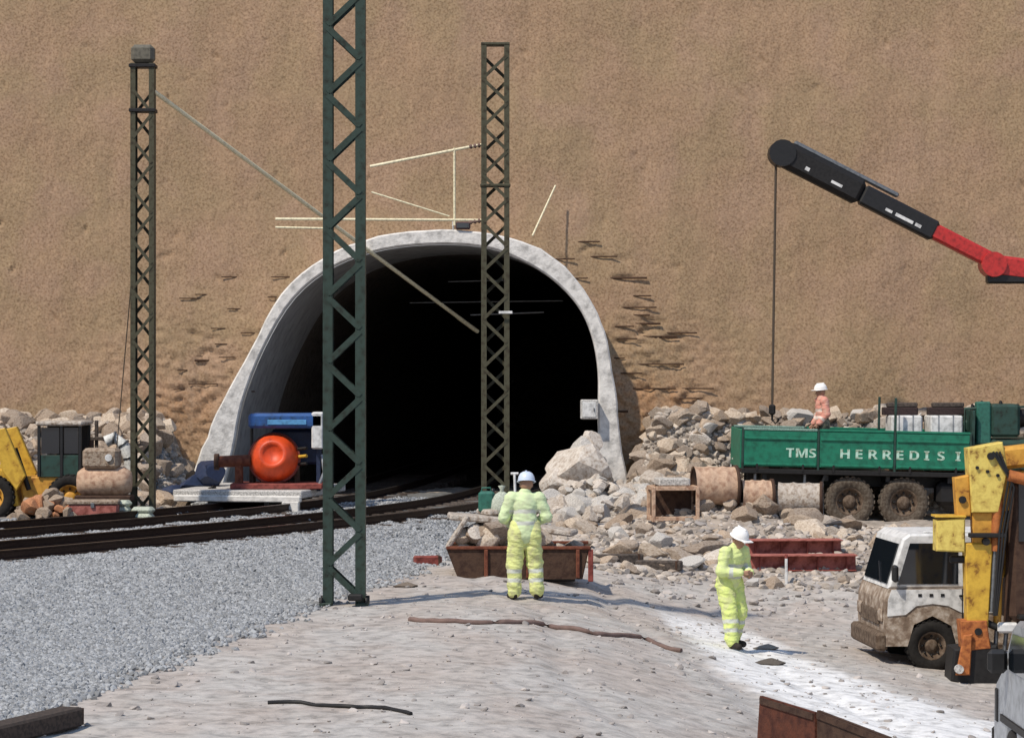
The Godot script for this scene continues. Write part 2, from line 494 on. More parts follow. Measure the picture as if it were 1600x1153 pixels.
func build_cliff() -> void:
	make_cracks()
	var xs := []
	var x := -60.0
	while x < 60.0:
		xs.append(x)
		x += 0.06 if absf(x) < 12.6 else 1.2
	var ys := []
	var y := -1.6
	while y < 30.0:
		ys.append(y)
		y += 0.06 if (y > 0.4 and y < 12.6) else (0.4 if y <= 0.4 else 0.9)
	var verts := PackedVector3Array(); var colr := PackedColorArray(); var nrm := PackedVector3Array(); var idx := PackedInt32Array()
	var nx := xs.size(); var ny := ys.size()
	var D := PackedFloat32Array()
	D.resize(nx * ny)
	for j in ny:
		for i in nx:
			D[j * nx + i] = cliff_d(xs[i], ys[j]) + (crack_at(xs[i], ys[j]) if absf(xs[i]) < 12.6 and ys[j] < 12.6 else 0.0)
	for j in ny:
		for i in nx:
			var k := j * nx + i
			verts.append(Vector3(xs[i], ys[j], -D[k]))
			var i0: int = max(i - 1, 0); var i1: int = min(i + 1, nx - 1)
			var j0: int = max(j - 1, 0); var j1: int = min(j + 1, ny - 1)
			var gx: float = (D[j * nx + i1] - D[j * nx + i0]) / (xs[i1] - xs[i0])
			var gy: float = (D[j1 * nx + i] - D[j0 * nx + i]) / (ys[j1] - ys[j0])
			nrm.append(Vector3(gx, gy, 1.0).normalized())
			var n1 := nz.get_noise_2d(xs[i] * 0.8 + 300.0, ys[j] * 0.6)
			var n2 := nz2.get_noise_2d(xs[i] * 4.0, ys[j] * 0.5)
			var n3 := nz2.get_noise_2d(xs[i] * 0.9 - 60.0, ys[j] * 0.9)
			var n4 := nz.get_noise_2d(xs[i] * 16.0, ys[j] * 16.0 + 40.0)
			var c := Color(0.385, 0.262, 0.165)
			c = c.lerp(Color(0.368, 0.262, 0.158), clampf(0.5 + n1 * 1.8, 0, 1))
			c = c.lerp(Color(0.398, 0.270, 0.182), clampf(n3 * 1.8, 0, 0.8))
			c = c * (1.0 + 0.08 * n2 + 0.24 * n4)
			# orange weathered rock beside the foot of the arch
			var px: float = xs[i]; var pyy: float = ys[j]
			var w1 := exp(-pow((px - 3.3) / 0.7, 2.0) - pow((pyy - 2.5) / 0.45, 2.0)) + exp(-pow((px + 7.5) / 0.55, 2.0) - pow((pyy - 2.3) / 0.6, 2.0))
			c = c.lerp(Color(0.40, 0.23, 0.12), clampf(w1 * (0.7 + n2 + n4), 0, 0.75))
			c.a = 1.0
			colr.append(c)
	for j in ny - 1:
		for i in nx - 1:
			var cx: float = (xs[i] + xs[i + 1]) * 0.5; var cy: float = (ys[j] + ys[j + 1]) * 0.5
			if absf(cx + 2.4) < 6.0 and cy < 6.6 and Geometry2D.is_point_in_polygon(Vector2(cx, cy), mid_out): continue
			if absf(cx + 2.4) < 4.0 and cy < 0.0: continue
			var a := j * nx + i
			idx.append_array([a, a + nx, a + 1, a + 1, a + nx, a + nx + 1])
	var arr := []
	arr.resize(Mesh.ARRAY_MAX)
	arr[Mesh.ARRAY_VERTEX] = verts; arr[Mesh.ARRAY_NORMAL] = nrm; arr[Mesh.ARRAY_COLOR] = colr; arr[Mesh.ARRAY_INDEX] = idx
	var am := ArrayMesh.new()
	am.add_surface_from_arrays(Mesh.PRIMITIVE_TRIANGLES, arr)
	var o := part(self, "cliff", am, M.cliff)
	tag(o, "tall tan rock face sprayed smooth above the tunnel", "cliff", "", "structure")
	# dark rods sticking out of the rock round the arch
	var extra := []
	for i in 9:
		var sd := rng.randf() < 0.8
		extra.append([rng.randf_range(965, 1050) if sd else rng.randf_range(300, 385), rng.randf_range(430, 640), rng.randf_range(14, 26), rng.randf_range(-0.25, 0.2), 0.1])
	for b in bolts + extra:
		var right: bool = b[0] > 650
		var hl: float = b[2] * (1.15 if right else 0.9)
		var dx := hl if right else -hl
		var p := at(b[0] - dx, b[1] - dx * b[3] * -1.0, 58.6); var q := at(b[0] + dx, b[1] + dx * b[3], 58.6)
		p.z = -cliff_d(p.x, p.y) - 0.04
		q.z = -cliff_d(q.x, q.y) + (0.075 if right else 0.05)
		part(o, "rock_bolt", tube_mesh([p, q], (0.017 if right else 0.013) if b[4] < 0.15 else 0.026, 7), M.bolt)
	# hill top behind the face keeps the sun out of the tunnel
	var st := st_new()
	var yt: float = ys[-1]
	quad(st, Vector3(-60, yt - 0.3, -60.5), Vector3(60, yt - 0.3, -60.5), Vector3(60, yt + 6.0, -190), Vector3(-60, yt + 6.0, -190))
	var h := part(self, "hill", done(st), mat(Color("8f7c62"), 0.95, 0.0, "grit", 0.2))
	tag(h, "hillside above the rock face", "hill", "", "structure")

func lining_shift(d: float) -> float:
	return 0.08 * (d - PD)

func build_portal() -> void:
	var t := thing("tunnel_portal", "dark tunnel mouth framed by a pale concrete arch in the rock face", "tunnel")
	# the arch ring, with a slightly uneven outer edge
	var st := st_new()
	var n := inner_out.size()
	var zf := -(PD - 0.35); var zb := -(PD + 1.6)
	for i in n - 1:
		var a: Vector2 = inner_out[i]; var b: Vector2 = inner_out[i + 1]
		var c: Vector2 = outer_out[i]; var e: Vector2 = outer_out[i + 1]
		var w0: float = 1.0 + 0.12 * nz.get_noise_2d(i * 7.0, 3.0); var w1: float = 1.0 + 0.12 * nz.get_noise_2d((i + 1) * 7.0, 3.0)
		c = a + (c - a) * w0; e = b + (e - b) * w1
		var bv := 0.035
		var ca := a.lerp(c, bv / a.distance_to(c)); var cb := b.lerp(e, bv / b.distance_to(e))
		var cc := c.lerp(a, bv / a.distance_to(c)); var ce := e.lerp(b, bv / b.distance_to(e))
		var zz := zf
		quad(st, Vector3(ca.x, ca.y, zz), Vector3(cc.x, cc.y, zz), Vector3(ce.x, ce.y, zz), Vector3(cb.x, cb.y, zz))
		quad(st, Vector3(a.x, a.y, zz - bv), Vector3(ca.x, ca.y, zz), Vector3(cb.x, cb.y, zz), Vector3(b.x, b.y, zz - bv))
		quad(st, Vector3(cc.x, cc.y, zz), Vector3(c.x, c.y, zz - bv), Vector3(e.x, e.y, zz - bv), Vector3(ce.x, ce.y, zz))
		quad(st, Vector3(c.x, c.y, zz - bv), Vector3(c.x, c.y, zb), Vector3(e.x, e.y, zb), Vector3(e.x, e.y, zz - bv))
		quad(st, Vector3(b.x, b.y, zz - bv), Vector3(b.x, b.y, zz - 0.42), Vector3(a.x, a.y, zz - 0.42), Vector3(a.x, a.y, zz - bv))
	part(t, "concrete_arch", done(st), M.concrete)
	var segs := [[zf - 0.4, -(PD + 5.0), M.concrete_old, "lining"], [-(PD + 5.0), -(PD + 70.0), M.tunnel_rock, "rock_lining"]]
	for s in segs:
		st = st_new()
		st.set_smooth_group(0)
		var z0: float = s[0]; var z1: float = s[1]
		var steps: int = max(2, int((z0 - z1) / 2.5))
		for k in steps:
			var za := lerpf(z0, z1, float(k) / steps); var zc := lerpf(z0, z1, float(k + 1) / steps)
			for i in n - 1:
				var q := []
				for m in [[i, za], [i + 1, za], [i + 1, zc], [i, zc]]:
					var p: Vector2 = inner_out[m[0]]
					var out: Vector2 = (p - Vector2(-2.2, 2.5)).normalized()
					var j := -0.004 if m[1] > -(PD + 5.1) else 0.03
					if s[3] == "rock_lining" and m[1] < -(PD + 5.1): j += 0.22 * absf(nz.get_noise_2d(m[0] * 9.0, m[1] * 6.0))
					q.append(Vector3(p.x + out.x * j + lining_shift(-m[1]), p.y + out.y * j, m[1]))
				quad(st, q[0], q[1], q[2], q[3])
		part(t, s[3], done(st), s[2])
	st = st_new()
	var ze := -(PD + 70.0)
	for i in range(1, n - 1):
		var q0: Vector2 = Vector2(-2.2, 2.5) + (inner_out[0] - Vector2(-2.2, 2.5)) * 1.3; var q1: Vector2 = Vector2(-2.2, 2.5) + (inner_out[i] - Vector2(-2.2, 2.5)) * 1.3; var q2: Vector2 = Vector2(-2.2, 2.5) + (inner_out[i + 1] - Vector2(-2.2, 2.5)) * 1.3
		tri(st, Vector3(q0.x + 5.6, q0.y, ze + 0.4), Vector3(q1.x + 5.6, q1.y, ze + 0.4), Vector3(q2.x + 5.6, q2.y, ze + 0.4))
	part(t, "end_face", done(st), M.tunnel_rock)
	st = st_new()
	quad(st, Vector3(-9, -0.02, -62.4), Vector3(12, -0.02, -62.4), Vector3(14, -0.02, -130), Vector3(-9, -0.02, -130))
	part(t, "tunnel_floor", done(st), M.tunnel_rock)
	# wire brackets hanging under the crown
	for w in [[[640, 473], [880, 470], 62.0, 0.014], [[700, 440], [790, 438], 61.0, 0.012], [[735, 492], [850, 488], 61.5, 0.022]]:
		part(t, "wire_bracket", tube_mesh([at(w[0][0], w[0][1], w[2]), at(w[1][0], w[1][1], w[2])], w[3], 6), M.steel)
	# white cabinet fixed to the right hand wall, lamp on the crown
	var cb := thing("electrical_cabinet", "small white cabinet fixed to the right jamb of the tunnel mouth", "cabinet", at(921, 655, 57.5))
	part(cb, "box", box_mesh(Vector3(0.4, 0.44, 0.28), 0.02, Vector3(0, 0.22, 0)), M.white_dirty)
	part(cb, "door", box_mesh(Vector3(0.3, 0.34, 0.012), 0.004, Vector3(-0.01, 0.22, 0.147)), M.white)
	part(cb, "handle", box_mesh(Vector3(0.02, 0.08, 0.02), 0.004, Vector3(0.1, 0.22, 0.162)), M.darksteel)
	var lp := thing("flood_lamp", "dark flood lamp on top of the tunnel arch", "lamp", at(708, 361, 57.7))
	part(lp, "post", tube_mesh([Vector3(0, -0.1, 0), Vector3(0, 0.24, 0)], 0.025, 8), M.white_dirty)
	part(lp, "housing", box_mesh(Vector3(0.34, 0.17, 0.2), 0.03, Vector3(0.22, 0.12, 0)), mat(Color("4a2a2c"), 0.6))
	part(lp, "lens", box_mesh(Vector3(0.28, 0.11, 0.012), 0.004, Vector3(0.22, 0.12, 0.107)), M.glass)

# ------------------------------------------------------------------ ballast and track
func track_point(s: float) -> Vector3:
	# s counts control points of the near rail
	var pts := [Vector2(-16.5, 26.5), Vector2(-13.4, 30.6), Vector2(-9.8, 35.6), Vector2(-7.72, 38.6), Vector2(-5.75, 41.8), Vector2(-3.55, 45.7), Vector2(-1.8, 49.4), Vector2(-0.4, 53.4), Vector2(0.55, 58.0), Vector2(1.3, 64.0), Vector2(2.0, 72.0), Vector2(2.9, 82.0)]
	var i: int = clampi(int(s), 0, pts.size() - 2)
	var f := s - i
	var p: Vector2 = pts[i].cubic_interpolate(pts[i + 1], pts[max(i - 1, 0)], pts[min(i + 2, pts.size() - 1)], f)
	return Vector3(p.x, 0, -p.y)

func build_track(off: float, label: String) -> void:
	var t := thing("railway_track", label, "railway track", Vector3.ZERO, 0.0, "railway tracks running into the tunnel")
	var line := []
	var s := 0.0
	while s <= 10.6:
		line.append(track_point(s))
		s += 0.05
	# resample by arc length
	var pts := [line[0]]
	var acc := 0.0
	for i in range(1, line.size()):
		acc += line[i].distance_to(line[i - 1])
		if acc >= 0.6:
			pts.append(line[i]); acc = 0.0
	var cen := []; var nor := []
	for i in pts.size():
		var dir: Vector3 = (pts[min(i + 1, pts.size() - 1)] - pts[max(i - 1, 0)]).normalized()
		var left := Vector3(dir.z, 0, -dir.x)
		nor.append(left)
		cen.append(pts[i] + left * off)
	var prof := [Vector2(-0.07, 0.0), Vector2(-0.07, 0.018), Vector2(-0.012, 0.035), Vector2(-0.012, 0.115), Vector2(-0.036, 0.125), Vector2(-0.036, 0.15), Vector2(0.036, 0.15), Vector2(0.036, 0.125), Vector2(0.012, 0.115), Vector2(0.012, 0.035), Vector2(0.07, 0.018), Vector2(0.07, 0.0)]
	for g in [0.0, 1.507]:
		var st := st_new(); var sh := st_new()
		for i in cen.size() - 1:
			for k in prof.size() - 1:
				var q := []
				for m in [[i, k], [i, k + 1], [i + 1, k + 1], [i + 1, k]]:
					var pr: Vector2 = prof[m[1]]
					q.append(cen[m[0]] + nor[m[0]] * (g - pr.x) + Vector3(0, 0.315 + pr.y, 0))
				if k == 5: quad(sh, q[0], q[1], q[2], q[3])
				else: quad(st, q[0], q[1], q[2], q[3])
		var r := part(t, "rail", done(st), M.rail)
		part(r, "rail_head", done(sh), M.rail_head)
	var meshes := [box_mesh(Vector3(2.5, 0.2, 0.25), 0.02), box_mesh(Vector3(2.44, 0.2, 0.235), 0.03)]
	for i in cen.size():
		if -cen[i].z > 70.0: break
		var c: Vector3 = cen[i] + nor[i] * 0.753 + Vector3(0, 0.216, 0)
		var b := Basis(nor[i], Vector3.UP, nor[i].cross(Vector3.UP)).rotated(Vector3.UP, rng.randf_range(-0.02, 0.02))
		part(t, "sleeper", meshes[i % 2], M.sleeper if rng.randf() < 0.6 else M.sleeper2, Transform3D(b, c))

func make_rocks() -> void:
	# angular stones: a twice split icosahedron cut by random planes
	var t := (1.0 + sqrt(5.0)) / 2.0
	var iv := [Vector3(-1, t, 0), Vector3(1, t, 0), Vector3(-1, -t, 0), Vector3(1, -t, 0), Vector3(0, -1, t), Vector3(0, 1, t), Vector3(0, -1, -t), Vector3(0, 1, -t), Vector3(t, 0, -1), Vector3(t, 0, 1), Vector3(-t, 0, -1), Vector3(-t, 0, 1)]
	var f := [[0, 11, 5], [0, 5, 1], [0, 1, 7], [0, 7, 10], [0, 10, 11], [1, 5, 9], [5, 11, 4], [11, 10, 2], [10, 7, 6], [7, 1, 8], [3, 9, 4], [3, 4, 2], [3, 2, 6], [3, 6, 8], [3, 8, 9], [4, 9, 5], [2, 4, 11], [6, 2, 10], [8, 6, 7], [9, 8, 1]]
	for v in 14:
		var tris := []
		for q in f:
			tris.append([iv[q[0]].normalized(), iv[q[1]].normalized(), iv[q[2]].normalized()])
		var lv := 2 if v < 10 else 1
		for l in lv:
			var nt := []
			for q in tris:
				var a: Vector3 = q[0]; var b: Vector3 = q[1]; var c: Vector3 = q[2]
				var ab := ((a + b) / 2).normalized(); var bc := ((b + c) / 2).normalized(); var ca := ((c + a) / 2).normalized()
				nt.append([a, ab, ca]); nt.append([b, bc, ab]); nt.append([c, ca, bc]); nt.append([ab, bc, ca])
			tris = nt
		var planes := []
		for k in 16:
			var nn := Vector3(rng.randf_range(-1, 1), rng.randf_range(-1, 1), rng.randf_range(-1, 1)).normalized()
			planes.append([nn, rng.randf_range(0.44, 0.78)])
		var st := st_new()
		for q in tris:
			var r := []
			for p in q:
				var w: Vector3 = p * (1.0 + 0.08 * nz.get_noise_3d(p.x * 60.0 + v * 40.0, p.y * 60.0, p.z * 60.0))
				for pl in planes:
					var e: float = w.dot(pl[0]) - pl[1]
					if e > 0.0: w -= pl[0] * e
				r.append(w * 0.7)
			tri(st, r[2], r[1], r[0])
		rocks.append(done(st))

func rand_basis(sx: float, sy: float, sz: float) -> Basis:
	var b := Basis(Vector3.UP, rng.randf() * TAU) * Basis(Vector3.RIGHT, rng.randf_range(-0.5, 0.5)) * Basis(Vector3.FORWARD, rng.randf_range(-0.5, 0.5))
	return b * Basis.from_scale(Vector3(sx, sy, sz))

var gauge_pts: Array = []
func on_track(x: float, d: float) -> bool:
	# between the rails the sleepers lie bare
	if gauge_pts.is_empty():
		var q := 0.0
		while q <= 9.0:
			gauge_pts.append(track_point(q)); q += 0.02
	var lo := 0; var hi := gauge_pts.size() - 1
	while hi - lo > 1:
		var m := (lo + hi) / 2
		if -gauge_pts[m].z < d: lo = m
		else: hi = m
	var dir: Vector3 = (gauge_pts[hi] - gauge_pts[max(lo - 1, 0)]).normalized()
	var off: float = (gauge_pts[lo].x - x) * absf(dir.z)
	return (off > 0.02 and off < 1.48) or (off > 3.5 and off < 4.98)

func build_ballast() -> void:
	var mm := MultiMesh.new()
	mm.transform_format = MultiMesh.TRANSFORM_3D
	mm.use_colors = true
	mm.mesh = rocks[12]
	var xf := []; var cl := []
	var tries := 0
	while xf.size() < 150000 and tries < 500000:
		tries += 1
		var d := lerpf(21.5, 57.0, pow(rng.randf(), 0.9))
		var lo := -0.2 * d - 1.2
		var hi := ballast_edge(d) + 0.35
		var x := rng.randf_range(max(lo, -13.0), hi)
		var e := ballast_edge(d) - x + nz.get_noise_2d(x * 6.0, d * 6.0) * 0.5
		if e < -0.3: continue
		if e < 0.3 and rng.randf() > 0.28 + e: continue
		if d > 51.0 and x < -8.2: continue
		if d > 44.0 + (x + 12.0) * 2.2 and x < -8.0: continue
		if on_track(x, d): continue
		var s := rng.randf_range(0.035, 0.072)
		xf.append(Transform3D(rand_basis(s * rng.randf_range(0.8, 1.3), s * rng.randf_range(0.65, 1.0), s), on_ground(x, d, s * 0.18)))
		var v := rng.randf_range(0.17, 0.40)
		cl.append(Color(v * 0.985, v, v * 1.01))
	mm.instance_count = xf.size()
	for i in xf.size():
		mm.set_instance_transform(i, xf[i]); mm.set_instance_color(i, cl[i])
	var o := MultiMeshInstance3D.new()
	o.multimesh = mm
	o.material_override = M.ballast
	o.name = "ballast"
	add_child(o)
	tag(o, "grey crushed stone ballast spread beside the railway tracks", "ballast", "", "stuff")
	# loose chips on the yard
	var m2 := MultiMesh.new()
	m2.transform_format = MultiMesh.TRANSFORM_3D
	m2.use_colors = true
	m2.mesh = rocks[13]
	var n := 4200
	m2.instance_count = n
	for i in n:
		var d := lerpf(21.0, 50.0, pow(rng.randf(), 0.8))
		var x := rng.randf_range(ballast_edge(d) - 0.3, 0.2 * d + 1.0)
		if d > 41.0: x = rng.randf_range(1.5, 8.0)
		var s := 0.018 + 0.07 * pow(rng.randf(), 5.0)
		if d > 41.0: s *= 1.9
		m2.set_instance_transform(i, Transform3D(rand_basis(s * 1.2, s * 0.7, s), on_ground(x, d, s * 0.1)))
		var v := rng.randf_range(0.2, 0.46)
		m2.set_instance_color(i, Color(v * 1.06, v * 0.95, v * 0.87))
	var p := MultiMeshInstance3D.new()
	p.multimesh = m2
	p.material_override = M.ballast
	p.name = "gravel"
	add_child(p)
	tag(p, "scattered stone chips lying on the dusty yard", "gravel", "", "stuff")

func build_fines() -> void:
	var mm := MultiMesh.new()
	mm.transform_format = MultiMesh.TRANSFORM_3D
	mm.use_colors = true
	mm.mesh = rocks[11]
	var n := 14000
	mm.instance_count = n
	for i in n:
		var d := 0.0; var x := 0.0
		match i % 4:
			0:
				d = rng.randf_range(52.0, 58.0); x = rng.randf_range(-12.6, -6.9)
			1:
				d = rng.randf_range(50.0, 58.0); x = rng.randf_range(2.2, 5.0)
			2:
				d = rng.randf_range(43.0, 51.5); x = rng.randf_range(0.9, 8.8)
			3:
				d = rng.randf_range(56.8, 58.1); x = rng.randf_range(2.6, 12.6)
		var s := 0.05 + 0.15 * pow(rng.randf(), 2.5)
		mm.set_instance_transform(i, Transform3D(rand_basis(s * 1.2, s * 0.75, s), on_ground(x, d, s * 0.12)))
		var v := rng.randf_range(0.2, 0.5)
		mm.set_instance_color(i, Color(v * 1.1, v * 0.95, v * 0.8))
	var o := MultiMeshInstance3D.new()
	o.multimesh = mm
	o.material_override = M.ballast
	o.name = "rubble_fines"
	add_child(o)
	tag(o, "small broken stone filling the gaps of the rubble banks", "rubble", "", "stuff")

# ------------------------------------------------------------------ lattice masts
func build_mast(pos: Vector3, height: float, width: float, depth: float, pitch: float, m: Material, cross: bool, label: String) -> Node3D:
	var t := thing("lattice_mast", label, "mast", pos, 0.0, "lattice masts for the overhead line")
	var hw := width * 0.5; var hd := depth * 0.5
	var a := 0.12 if not cross else 0.09
	var th := 0.012
	for sx in [-1, 1]:
		var st := st_new()
		# channel chord: web outside, flanges front and back
		bx(st, Vector3(sx * (hw - th * 0.5), height * 0.5, 0), Vector3(th, height, depth), 0.0)
		for sz in [-1, 1]:
			bx(st, Vector3(sx * (hw - a * 0.5 - th), height * 0.5, sz * (hd - th * 0.5)), Vector3(a, height, th), 0.0)
		part(t, "chord", done(st), m)
	var n := int(height / pitch)
	var w := hw - a * 0.55
	for face in [-1, 1]:
		for i in n:
			var y0 := i * pitch + 0.12
			var up := (i % 2 == 1)
			if cross and face < 0: up = not up
			var p := Vector3(-w if up else w, y0, face * (hd + 0.004)); var q := Vector3(w if up else -w, y0 + pitch * 0.92, face * (hd + 0.004))
			if y0 + pitch > height: break
			var st := st_new()
			bar(st, p, q, 0.062 if cross else 0.08, 0.012)
			part(t, "brace", done(st), m)
	for sx in [-1, 1]:
		part(t, "foot_plate", box_mesh(Vector3(0.17, 0.05, depth + 0.12), 0.01, Vector3(sx * (hw - 0.04), 0.035, 0)), m)
		var st2 := st_new()
		for sz in [-1, 1]:
			lathe(st2, [Vector2(0.0, 0.075), Vector2(0.028, 0.075), Vector2(0.028, 0.0)], 6, Vector3(sx * (hw + 0.02), 0.055, sz * (hd + 0.03)))
		part(t, "bolt", done(st2), M.darksteel)
	return t

func build_masts() -> void:
	# nearest mast, out of the top of the picture
	var b := ground_at(540, 945)
	var d := -b.z
	var fm := build_mast(Vector3(-2.27, gh(-2.27, d) - 0.02, -d), 10.6, 0.57, 0.26, 0.455, M.mast_green, false, "dark green lattice mast nearest the camera, standing on the ballast edge")
	part(fm, "foundation", box_mesh(Vector3(0.86, 0.5, 0.6), 0.03, Vector3(0, -0.245, 0)), M.concrete_old)
	part(fm, "cable_clamp", box_mesh(Vector3(0.2, 0.09, 0.14), 0.02, Vector3(0.16, 0.14, 0.22)), M.darksteel)
	part(fm, "cap", box_mesh(Vector3(0.6, 0.06, 0.3), 0.01, Vector3(0, 10.63, 0)), M.mast_green)
	# left mast
	var p := at(223, 800, 51.0)
	p.y = gh(p.x, 51.0) - 0.1
	var top := at(223, 72, 51.0).y - p.y
	var lm := build_mast(p, top - 0.35, 0.47, 0.3, 0.5, M.mast_olive, true, "slim olive lattice mast beside the rubble at the left of the tunnel")
	part(lm, "cap", box_mesh(Vector3(0.46, 0.36, 0.32), 0.07, Vector3(0, top - 0.16, 0)), M.mast_grey)
	part(lm, "collar", box_mesh(Vector3(0.53, 0.07, 0.36), 0.01, Vector3(0, top - 0.4, 0)), M.darksteel)
	part(lm, "collar", box_mesh(Vector3(0.53, 0.07, 0.36), 0.01, Vector3(0, at(0, 173, 51.0).y - p.y, 0)), M.darksteel)
	part(lm, "guy_wire", tube_mesh([Vector3(-0.2, 5.2, 0), Vector3(-0.62, at(0, 640, 51.0).y - p.y - 2.0, 0.1)], 0.012, 6), M.cable)
	# right mast, in front of the tunnel mouth
	var r := at(774, 790, 49.0)
	r.y = gh(r.x, 49.0) - 0.1
	var rt := at(774, 71, 49.0).y - r.y
	var rm := build_mast(r, rt, 0.54, 0.32, 0.46, M.mast_olive, true, "olive lattice mast standing in front of the right half of the tunnel mouth")
	part(rm, "cap", box_mesh(Vector3(0.55, 0.05, 0.34), 0.01, Vector3(0, rt + 0.02, 0)), M.mast_olive)
	part(rm, "collar", box_mesh(Vector3(0.58, 0.05, 0.37), 0.01, Vector3(0, at(0, 290, 49.0).y - r.y, 0)), M.mast_olive)
	# cream cantilever tubes
	var tubes := [[[752, 226], [578, 260], 0.028], [[710, 231], [710, 352], 0.024], [[752, 344], [430, 342], 0.026], [[702, 338], [580, 300], 0.016], [[520, 357], [430, 355], 0.02]]
	for q in tubes:
		part(rm, "cantilever_tube", tube_mesh([at(q[0][0], q[0][1], 49.0) - r, at(q[1][0], q[1][1], 49.0) - r], q[2], 8), M.cream)
	for q in [[752, 226], [752, 344]]:
		part(rm, "insulator", lathe_mesh([Vector2(0.02, -0.12), Vector2(0.05, -0.08), Vector2(0.02, -0.04), Vector2(0.05, 0.0), Vector2(0.02, 0.04), Vector2(0.05, 0.08), Vector2(0.02, 0.12)], 10, at(q[0] - 10, q[1] + 2, 49.0) - r, frame_of(Vector3(1, 0.15, 0))), M.hose)
	part(rm, "sign_plate", box_mesh(Vector3(0.26, 0.05, 0.02), 0.004, at(790, 488, 48.75) - r), M.white)
	# long taut anchor rod from the left mast into the tunnel
	var c := thing("anchor_cable", "long cream cable running from the left mast down into the tunnel", "cable")
	part(c, "strand", tube_mesh([at(236, 140, 51.0), at(490, 328, 56.0), at(746, 518, 61.0)], 0.045, 8), M.cream)
	part(c, "end_sleeve", tube_mesh([at(716, 496, 60.4), at(746, 518, 61.0)], 0.05, 8), M.cream)
	var k := thing("steel_pole", "thin cream pole leaning on the rock face right of the arch crown", "pole")
	part(k, "shaft", tube_mesh([at(832, 368, 58.0), at(868, 290, 58.7)], 0.022, 8), M.cream)

# ------------------------------------------------------------------ stones
func stone_at(parent: Node3D, p: Vector3, s: Vector3, m: Material, tiltless := false) -> void:
	var b := rand_basis(s.x, s.y, s.z)
	if tiltless: b = Basis(Vector3.UP, rng.randf() * TAU) * Basis.from_scale(s)
	part(parent, "stone", rocks[rng.randi() % 10], m, Transform3D(b, p - parent.position))

